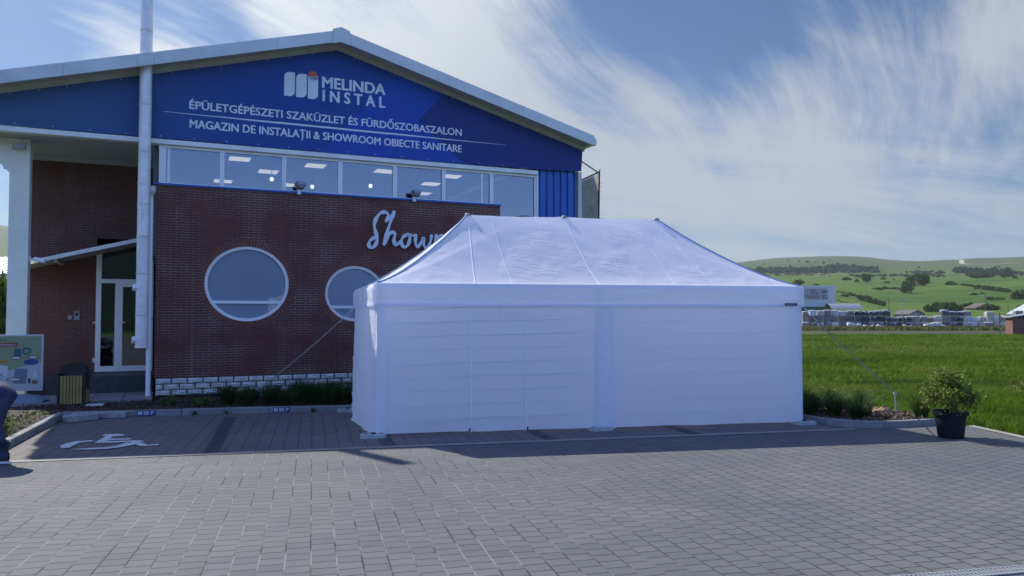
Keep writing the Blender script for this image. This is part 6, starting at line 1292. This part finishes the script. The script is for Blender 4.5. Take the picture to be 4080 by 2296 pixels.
 'scrub': [(444,806.1,3.7,1.8),(441.4,841.4,2.7,2.4),(403.7,740.2,2.2,2.3),(435.6,810.7,3.3,2.1),(426.9,815.3,3.6,2.5),(463.5,829.4,4.2,2.7),(362.8,661.1,2,2.1),(470.5,843,3.6,2.9),(372.4,705,3.6,1.8),(442.4,849.4,4.2,2.2),(423.7,800.5,4.2,1.8),(329,639.2,2.3,1.6),(454.4,808.8,2.4,2.7),(442.1,841,4.4,1.9),(448.5,803.6,2.8,1.8),(420.5,778,2.9,2.1),(375.5,710.6,3.7,2.2),(471.7,851.2,2.9,1.8),(332.3,637.5,3.3,2.2),(463.2,855.8,3.3,1.6),(455.9,816.5,2.8,2.8),(349.8,668.1,2.4,2),(352.9,680.1,2.6,1.6),(420.4,770.1,2.6,1.6),(475,876.2,4.4,2.1),(432.8,828.9,2.5,2),(434.1,803.2,2.9,1.9),(393,730.8,2.8,2.3),(460.7,857.1,2.7,2.8),(435.6,810.7,3.3,2.7),(435.9,818.9,3,1.5),(427.3,790.5,3.2,2.1),(402.1,748.7,2.4,2.7),(361.7,696.4,2.2,2.2),(460.7,874.9,3.6,2.9),(390.3,702.6,3.7,1.3),(461,865.8,4.1,2.3),(400.1,726.9,3.9,2.2),(430.3,772.6,2.2,2.6),(454.9,877.9,4.3,2),(474.1,867.7,2.8,2.7),(408.5,792.3,4.1,1.7),(405.4,739.2,3.2,2.3),(479.1,874,2.8,2.4),(461.5,821.9,3.5,1.7),(439.8,791.8,3.2,2.4),(386.1,741.9,3.6,2.5),(443.4,840.3,2.6,2.9),(434.4,811.4,3.3,2.5),(434.1,819.9,3.9,2.6),(461.9,874.2,4.5,2.7),(435.7,802.3,4.2,2.1),(455.5,868.7,3.2,2.5),(354,665.8,3,1.7),(417.3,763.8,3.3,2),(426.7,790.8,3.9,1.7),(452.2,818.5,4.1,1.6),(428.9,797.8,3.7,1.7),(453.5,861,3.6,2.4),(441.2,858.7,2.8,3),(417.9,779.4,2.7,2.3),(415,749.4,2,1.9),(472.1,877.8,4.2,2.1),(406.5,769.6,3.3,2.1),(433.3,779.1,2.8,1.5),(437.9,809.5,3.3,2),(455.7,886.4,2.8,1.7),(426.2,766.9,2.6,2.4),(469.4,861.3,4.1,1.9),(469.8,834.6,2.9,1.9),(400.1,719.4,3.1,1.5),(400.8,749.4,2.1,2.6),(377.9,680.6,3.1,2),(458,815.3,2.9,1.6),(378.3,723.8,2.1,2.3),(372.2,698,3.3,2.1),(476.3,857.5,2.9,2.1),(404,755.4,3.8,2.4),(415,741.6,2.7,2),(397.1,721.1,2.7,1.8),(454.1,834.6,4.2,1.5),(430.4,788.8,2.5,2.2),(356.8,664.3,3.4,1.9),(387.8,696.7,2.2,2.3),(362.9,654.2,3.1,1.6),(397.5,758.8,2.5,2.4),(389.2,718,2.6,1.7),(417.6,747.9,2.8,2.1),(407.5,761.3,3.1,1.8),(390.7,695.1,3.3,1.6),(298.2,918.2,3.8,2.1),(300,917.6,3.3,1.8),(339.6,920.2,3.5,2.2),(380.6,921.1,3.4,2.4),(340.3,903.4,3.8,1.4),(346.6,884.6,3.3,1.7),(353.4,949,3.4,1.7),(341.8,838.8,3,2),(320.8,926.9,2.8,2.3),(338.7,871.6,2.5,2.2),(297.2,976.5,3.5,1.5),(309.1,882.5,3.4,1.7),(359.8,912.5,3.9,1.8),(278.3,892.7,2.5,1.6),(364.6,936.2,3.4,2.4),(345.1,935,3.8,2.3),(333.3,906,3,1.8),(330.4,797.8,2.1,1.4),(296.3,902.7,2.8,1.5),(364.1,936.3,4.2,1.9),(341.8,846.6,2.6,2.1),(334.1,956,2.7,2.2),(342.5,936,3.9,1.6),(339.6,962.6,3.2,2.5),(342.2,953.1,3,2.2),(296.3,886.9,2.5,2.2),(326.6,876.2,2.9,1.4),(303.3,941.1,2.6,1.5),(334.9,857.2,3.6,2.1),(320.8,878.4,3.5,1.9),(337.8,963.2,2.7,1.7),(338.5,954.4,4.2,2.1),(331.4,858.6,2.7,2.2),(372.4,907.5,2.6,2.2),(341.1,846.9,2.9,1.9),(309.8,981.2,3.4,2.3),(281.5,899.6,2.5,2.4),(297.4,902.4,3.8,2.4),(321,902.3,2.9,2.2),(285.6,906.2,3.4,1.4),(368,900.8,2.5,1.6),(303.5,991.8,3.9,2.7),(327.4,875.9,3.6,2.1),(328.6,949.4,2.8,2),(299.1,917.9,3,2),(330.4,907.1,2.7,1.6),(357,939.1,3.7,2.5),(301.4,869.6,3.3,2.3),(323.4,893.4,3.5,1.5),(330.5,915.3,3.2,2.1),(342.7,846.3,3.5,1.4),(341.6,894.7,3.9,1.3),(284.6,883,3,2.1),(342.5,927.5,3.2,2),(360.1,871.1,3.6,1.6),(342.4,894.4,3.6,2.3),(278.5,892.7,3.4,1.6),(338.8,954.3,3,2.4),(331.6,866.4,2.6,1.4),(320.3,927.1,3.7,1.7),(344.6,893.6,2.9,2.2),(298.6,959.2,2.9,1.5),(329.5,923.9,3.5,1.8),(344.3,845.6,2.5,1.3),(363.8,885.9,2.6,1.5),(358.1,938.6,3.2,2.2),(312.8,913.3,4,2.2),(335,897.2,2.9,2),(339.6,903.7,3.2,2.2),(299.1,917.9,4.1,1.4),(309.6,473.8,1.9,2.2),(482.5,732.8,4.1,2.2),(458.2,691.8,4.5,3.4),(449.5,689.6,2.9,3.2),(482.6,741.1,3,3.5),(457.5,700.2,3.6,2.9),(312.9,477.1,2.3,1.9),(465.7,702.8,3,3.3),(317.5,485.1,3,1.8),(480.6,734,4.7,2.9),(473,722.4,3.2,3.5),(428.5,657.5,3.7,2.7),(448.5,682.4,2.9,3.2),(420.1,633.5,2.8,3.1),(475.8,728.9,4.1,3.4),(478.6,727,4.8,2.4),(341.2,720.6,2.9,1.5),(336.8,736.8,2.4,0.9),(371.6,741.9,1.8,1.3),(397.2,782.3,2.4,1.7),(347.5,724.7,3,1.6),(396,798.7,3.1,1.5),(372,771.7,2.3,1.1),(397.6,782.1,2,1.8),(370.1,765,2.4,1.1),(351.9,744.2,2.2,1.7),(345.3,732.9,2,1.3),(375.8,816.2,2.8,1.3),(389.3,802,2.4,1.3),(406.7,801.3,2.6,1.8),(387.5,794.9,3.6,1.1),(379.1,822.6,2.7,1.8),(376,800.5,3.3,1),(348.2,767.8,2,1.4),(356,771.7,3.2,1.3),(361,769.4,3,1),(371.3,794.9,2.7,1.2),(394,799.6,3.4,1.3),(379.6,814.5,2.2,1.2),(393.3,776.5,2.6,1.8),(384,750.5,2.2,1.2),(384.9,796.2,2.5,1.2)],
 'hedgerow': [(166.1,391.1,1.4,0.5),(165.7,387.6,1.4,0.3),(166.7,387.1,1.2,0.7),(166.1,383.8,0.9,0.5),(165.3,380.5,0.9,0.5),(164.6,377.2,1.3,0.4),(165.8,376.7,0.9,0.4),(164.6,373.6,1.5,0.7),(164.5,370.1,1,0.4),(163.7,367,0.9,0.5),(163.2,363.7,1.4,0.4),(164,363.3,1.2,0.5),(163,360.3,1.2,0.4),(162.6,357.1,1.1,0.4),(162,353.9,1.1,0.4),(162.7,353.6,1.2,0.5),(133.8,315.4,1.1,0.8),(134.6,315.1,1.4,0.5),(132.6,310.1,1.5,0.7),(132.2,307.3,1.2,0.6),(132.7,307.1,1.4,0.5),(132.9,307,1.3,0.5),(132.6,304.3,1.3,0.6),(132.9,304.1,1.4,0.4),(132.4,301.5,1,0.4),(131.6,298.9,1.3,0.4),(132.2,298.7,1.1,0.6),(131.4,296.2,1,0.5),(131.6,296.1,1.4,0.4),(131,293.6,1.1,0.5),(130.6,291,1,0.6),(129.7,288.6,1,0.6),(130.3,288.3,1.1,0.5),(129.9,285.7,1.4,0.3),(130.8,285.3,1,0.3),(130.5,282.7,0.9,0.5),(131.1,282.4,1.4,0.4),(130.6,279.9,1.2,0.3),(131.1,279.7,1,0.3),(131.4,279.6,1.5,0.5),(131.5,276.8,0.9,0.4),(131,274.4,1.5,0.5),(131.5,274.1,1.4,0.4),(130.6,271.9,0.8,0.3),(131.5,271.4,1,0.3),(130.9,269.1,1.2,0.5),(130.3,266.7,0.8,0.5),(130.2,264.2,1.3,0.2),(130.9,263.8,1.2,0.4),(130.3,261.5,0.9,0.3),(129.8,259.2,0.9,0.3),(129.2,256.9,1.1,0.5),(128.8,254.5,0.9,0.5),(128.5,252.2,0.8,0.3),(127.9,249.9,1.2,0.4),(128.3,249.7,1.1,0.5),(127.6,247.6,1.3,0.4),(128.2,247.3,1.2,0.5),(167.2,289.7,1,0.3),(167.5,289.6,0.8,0.2),(167.7,289.5,1,0.2),(169.5,291.5,0.7,0.3),(170,291.2,0.9,0.2),(170.8,290.8,0.9,0.3),(172.4,293,1.1,0.3),(172.9,292.7,0.9,0.2),(173.1,292.5,1.1,0.2),(174,292,1.1,0.3),(175.5,294.3,1.1,0.4),(176.2,293.9,0.9,0.3),(176.6,293.6,0.8,0.3),(177.1,293.3,0.6,0.2),(178.8,295.5,1.1,0.3),(179.3,295.2,0.9,0.3),(203.3,350.3,0.9,0.3),(207,355.7,0.8,0.2),(209,358.3,1.2,0.4),(211.2,360.9,1.2,0.4),(211.6,360.7,1.3,0.4),(213.9,363.2,0.8,0.3),(216.1,365.8,1.1,0.4),(218.2,368.5,1.1,0.3),(220.1,371.4,0.9,0.3),(222.6,373.9,1.2,0.2),(224.8,376.7,1.1,0.2),(227.3,379.2,1.4,0.3),(175.6,365,1.1,0.5),(176.3,364.6,1.5,0.3),(175.4,361.5,1.6,0.4),(177.2,364.2,1.5,0.4),(176.8,360.9,1.4,0.6),(177,360.8,1.4,0.4),(176.3,357.5,1.6,0.4),(176.7,357.4,1.4,0.5),(177.6,356.9,1.3,0.5),(176.4,354,1.2,0.4),(175.8,350.7,1.6,0.4),(174.8,347.8,0.9,0.3),(175.1,347.6,1.3,0.4),(175.7,347.3,1.6,0.5),(211.5,460,1.2,0.4),(208.5,452.5,1.2,0.3),(204.4,441.5,1.6,0.6),(204.2,437.3,1.3,0.6),(200.4,426.5,1.3,0.6),(199.9,422.6,1.2,0.6),(240.3,414.2,1.1,0.5),(240.1,409.9,1.3,0.7),(235.3,399.7,1.6,0.5),(235.1,395.6,1.4,0.6),(232.2,388.8,1.4,0.5),(231.6,385,1.2,0.8),(228.7,378.4,1.3,0.6),(227.8,374.9,0.9,0.6),(225.5,368.1,1.5,0.8),(222.8,361.8,1.2,0.5),(221.8,358.4,1,0.4),(221.3,354.8,1,0.4),(220.8,351.2,1.3,0.7),(218.7,344.8,1.3,0.6),(217.7,341.6,0.9,0.6),(216.8,338.3,1.2,0.3),(177.6,286.7,1.3,0.2),(178.2,286.3,0.8,0.4),(178.5,286.1,0.7,0.3),(179.7,285.4,1.2,0.5),(179.9,285.2,1.3,0.4),(180.7,284.7,1,0.3),(181.3,284.3,1.1,0.3),(181.9,284,1.1,0.4),(182.9,283.3,1.2,0.3),(183.6,282.9,0.9,0.2),(184,282.6,1.2,0.3),(184.8,282.1,1.1,0.3),(184.1,279.3,0.7,0.5),(184.4,279.2,1.3,0.3),(293.5,911.6,4.4,1.6),(291.4,888.5,3.2,1.6),(297.2,902.4,3.4,1.6),(297.6,894.4,3.6,1.7),(300.9,893.3,3.6,1.3),(307,899.2,2.8,0.8),(304,884.3,3.6,1.5),(308.3,882.8,3,1),(315,896.4,3.7,0.9),(314.9,888.4,2.9,1),(321.3,894.2,4.3,1.5),(321.9,885.9,3.4,1.1),(319.8,878.7,2.8,0.9),(327.6,883.8,3.6,1.8),(332.5,890.1,3,1.5),(335.1,889.1,2.9,1.3),(333.5,881.6,3.7,0.9),(337.7,880,2.6,1.2)],
 'scatter': [(237.7,385.5,0.5,0.7),(173.9,383.9,0.7,0.6),(160.2,348,0.6,0.6),(124.6,288.1,0.4,0.5),(160.5,293.5,0.4,0.4),(140.8,315.4,0.6,0.4),(249.2,528.6,0.7,0.8),(169.7,320.1,0.4,0.6),(188.8,285.9,0.6,0.5),(175.2,390.8,0.5,0.7),(278.8,503,0.9,0.9),(273.5,490.5,1.2,0.5),(162.8,259.6,0.6,0.5),(246.8,446.7,0.8,0.7),(228.2,374.6,0.9,0.3),(324.9,597.2,0.9,1.2),(127.6,281.3,0.7,0.5),(170.8,389.1,0.8,0.4),(260,523.3,1.2,1),(186,287.8,0.5,0.3),(165.6,306.2,0.7,0.3),(227.9,533.1,1.3,0.5),(195.7,377.1,0.9,0.4),(152.7,312.9,0.4,0.3),(124.4,288.2,0.4,0.4),(141.7,274.5,0.6,0.4),(233.9,431,1,0.4),(236.5,411.9,0.6,0.6),(167.1,355,0.4,0.3),(242,526.8,1.2,0.8),(173.6,295.4,0.4,0.6),(196.8,380.4,0.7,0.6),(263.4,432.4,1,0.6),(143.8,296.2,0.7,0.5),(144.4,287.2,0.6,0.5),(157.6,260,0.5,0.4),(208.2,340,0.6,0.4),(231,364.7,0.8,0.5),(238.9,401.8,0.5,0.6),(192.4,418,0.9,0.4),(204,317.1,0.6,0.5),(256.5,584.1,1.2,0.9),(167.5,289.6,0.4,0.3),(306,465.5,0.8,0.7),(295.3,451.6,0.9,0.4),(180.5,337.9,0.8,0.3),(274.8,454.5,0.8,0.9),(301.3,479.2,0.5,0.4),(335.8,548.4,1.2,1),(165.6,266.6,0.5,0.5),(180.2,324.4,0.4,0.5),(232.8,351.4,0.7,0.4),(192.7,356.3,0.8,0.4),(249.5,464.1,0.9,0.9),(172,332.1,0.6,0.4),(479.9,1065.8,1.7,1.7),(380.7,1000.8,1.4,1.4),(374.2,1040.2,1.8,1.1),(413.7,1063.6,1.3,1.5),(470.1,990.8,1.4,1.1),(355.6,965.5,1.4,1.4),(410.8,1094.3,1.2,1.2),(404.5,1009.9,1.6,1.4),(450.8,934.1,1.6,1.4),(426.9,1010.2,1.9,1.6),(377.7,957.1,1.4,1.4),(348.9,1058.2,2,1.3),(460.9,957.1,1,0.9),(366.5,952.7,1.6,1.3),(505.5,1053.9,1.2,1.3),(573.4,1174.3,1.7,1.3),(427.6,1097.9,2,1.2),(518.7,1110.9,1.6,1),(430.6,999.1,1.4,1),(493.7,1122.3,2.1,1.4)],
}
def far_tree(meshes, i, x, y, w, h, label, cat, grp, name):
    if h < 3.2: w, h = w*1.25, h*1.3
    o = link(name, meshes[i % len(meshes)], None, (x, y, terrain(x, y)-.3), random.uniform(0, 6.28)); o.scale = (w*.68, w*.68, h*1.12); tag(o, label, cat, grp); return o
random.seed(31)
NL = ['large round tree in the meadow, front one of the big pair','large round tree in the meadow, right one of the big pair','tall tree crown rising behind the front one of the big pair','bushy tree just above the white warehouse roof','rounded tree at the left end of the middle hillside row','tall clump of trees in the middle hillside row','rounded dark tree right of centre in the middle row','small dark tree at the foot of the scrub slope','lone round tree on the open meadow right of the big pair','tree standing highest in the hedge on the right slope','squat dark bush on the right meadow, larger of two neighbours','squat dark bush on the right meadow, smaller of two neighbours','dark round bush low on the right meadow, left of two','dark round bush low on the right meadow, right of two','large dark tree at the right edge of the photo','second large tree cut by the right edge of the photo','low bush on the open meadow left of the big pair','slim tree in front of the middle hillside row','small bush right of the tall middle clump','small low bush right of the tree above the warehouse']
for i, (q, l_) in enumerate(zip(TREES['named'], NL)): far_tree(TM if q[3] > 6 else BM_, i, *q, l_, 'tree', 'trees standing on the hillside', 'tree')
for key, l_, g, ms in (('hedge_slope','rounded shrub in the hedge climbing down the right slope','hedge on the right slope',BM_),('hedge_left','small shrub in the terrace rows above the farmhouse','shrub rows above the farmhouse',BM_),('hedge_low','round shrub in the diagonal row behind the curved metal hall','diagonal shrub row',TM),('terrace','low dark shrub on the terrace left of the big tree pair','terrace shrubs',BM_),('mid_row','small rounded tree in the row under the hillside wood','row under the wood',BM_)):
    for i, q in enumerate(TREES[key]): far_tree(ms, i, *q, l_, 'shrub', g, 'hillside_shrub')
YL = ['leftmost bush behind the yard','second bush from the left behind the yard','third bush from the left behind the yard, tallest','broad bush left of the brown barn','bush touching the left side of the barn roof','small bush above the barn roof ridge','small bush behind the barn roof','dark bush right of the barn','low bush behind the beige pallets','second low bush right of the barn','small round bush by the pale-roofed hall']
for i, (q, l_) in enumerate(zip(TREES['yard_bush'], YL)): far_tree(TM, i+1, *q, l_, 'bush', 'bushes behind the storage yard', 'bush')
KL = ['tree on the skyline nearest the tent roof','tiny round tree on the left skyline','small tree on the hilltop left of the summit','pair-like low tree on the hilltop','low bushy tree on the hilltop right of the pair','tiny tree on the hilltop','upright tree on the hilltop before the wood','tiny tree on the skyline at the start of the wood','tree where the wood meets the skyline','lone tree on the skyline above the scrub slope','tree on the right skyline above the wood','tiny round tree on the far right slope']
for i, (q, l_) in enumerate(zip(TREES['skyline'], KL)): far_tree(TMF, i, *q, l_, 'tree', 'lone trees on the skyline', 'tree')
WOODM = foliage_mat('wood_leaf', (.030,.062,.026), (.095,.140,.052), .10, .3)
def wood(name, key, label):
    Vs, Fs, n0 = [], [], 0
    for i, (x, y, w, h) in enumerate(TREES[key]):
        V, F = leaves(crown_pts(100+i % 7, 150, 6, .8), .17, .5, i, .8); V = V*np.array([w*.78, w*.78, h*1.35]) + np.array([x, y, terrain(x, y)-.4]); Vs.append(V); Fs.append(F+n0); n0 += len(V)
    tag(link(name, np_mesh(name, np.concatenate(Vs), np.concatenate(Fs), WOODM)), label, 'wood', None, 'stuff')
wood('wood', 'wood_left', 'dark green wood stretched along the upper hillside above the tent corner'); wood('wood', 'wood_right', 'dark green wood on the right hillside below the skyline'); wood('scrub', 'scrub', 'pale scrub scattered over the upper slopes'); wood('hedgerow', 'hedgerow', 'dark low hedgerows and banks drawn along the terraces of the slope')
for i, q in enumerate(TREES['scatter']): far_tree(BM_, i, *q, 'small solitary bush dotted over the open hillside', 'bush', 'solitary bushes on the slope', 'bush')
# the pale track winding over the hill
def track():
    pts = [(2370,689),(2352,683),(2395,686),(2382,679),(2362,676)]
    P = [(610,1095),(566,1020),(642,1150),(712,1290),(770,1440)]
    C = catmull([(700,1060),(655,1085),(668,1140),(735,1260),(770,1400)], 8); m = MB()
    for a, b in zip(C[:-1], C[1:]):
        d = b-a; d /= np.hypot(*d); n = np.array([-d[1], d[0]])*3.2
        q = [a-n, b-n, b+n, a+n]; m.face([(p[0], p[1], terrain(p[0], p[1])+.5) for p in q])
    struct(m.build('track', mat('pale_track', (.34,.33,.26), .9)))
track()
# ---- what shows left of the column: a house roof, greenery and a car
def lxy(px, Yd): return ((px-1288)/1935*Yd, Yd)
x, y = lxy(-60, 34); o = thing('neighbour_house', 'neighbouring building with a pale corrugated roof seen left of the column', 'house', (x, y, 0), R(10))
MB().box(-6,1.2,0,6,0,3.6).build('wall', mat('house_tan', (.25,.23,.2), .8), o)
m_ = MB().prism([(-.9,3.7),(4,4.75),(4,4.85),(-.9,3.8)], -7, 1.8, 'x'); 
for k in range(30): m_.prism([(-.9,3.8),(4,4.85),(4,4.88),(-.9,3.83)], -7+k*.29, -6.9+k*.29, 'x')
m_.build('roof', mat('zinc_roof', (.28,.31,.35), .55, .3), o)
MB().box(-6,1.5,-.85,-.75,3.35,3.66).box(-6,1.5,-.6,-.4,3.0,3.2).box(-6,1.5,-.3,-.1,2.75,2.9).build('eave_boards', mat('eave_timber', (.30,.25,.22), .8), o)
x, y = lxy(4, 26); o = link('tree', TM[1], None, (x, y, .4)); o.scale = (1.5,1.5,3.4); tag(o, 'leafy green tree squeezed between the column and the left edge', 'tree')
x, y = lxy(-55, 30); o = thing('parked_car', 'dark blue parked car glimpsed left of the column', 'car', (x, y, 0), R(20))
body = [(-2.1,.35),(-2.15,.8),(-1.9,.95),(-1.2,1.02),(-.6,1.45),(.7,1.48),(1.5,1.05),(2.1,.95),(2.2,.6),(2.15,.35)]
MB().prism(body, -.85, .85).build('body', mat('car_blue', (.015,.03,.10), .3, .3), o)
MB().prism([(-1.05,1.04),(-.55,1.40),(.62,1.43),(1.25,1.06)], -.862, -.851).build('window', DARK, o)
for wx in (-1.35,1.35): w_ = link('wheel', None, o, (wx,-.80,.31)); MB().tube([(0,-.08,0),(0,.12,0)], .31, 20).build('tyre', DARK, w_); MB().tube([(0,-.09,0),(0,-.081,0)], .19, 14).build('rim', STEEL, w_)
MB().tube([(2.15,.55,.7),(2.2,.55,.7)], .1, 10).build('headlight', PVC, o); MB().tube([(2.15,-.55,.7),(2.2,-.55,.7)], .1, 10).build('headlight', PVC, o)
# haze over the valley
def haze():
    m = bpy.data.materials.new('haze_air'); m.use_nodes = True; t = NT(m.node_tree); t.n.clear(); out = t.add('ShaderNodeOutputMaterial')
    v = t.add('ShaderNodeVolumePrincipled', {'Color': (.80,.88,1.0,1), 'Density': HAZE, 'Anisotropy': .2}); t.l.new(v.outputs[0], out.inputs['Volume'])
    o = MB().box(-3600,3600,-3600,3600,-2,190).build('haze', m); o['kind'] = 'stuff'
HAZE = .00013
haze()
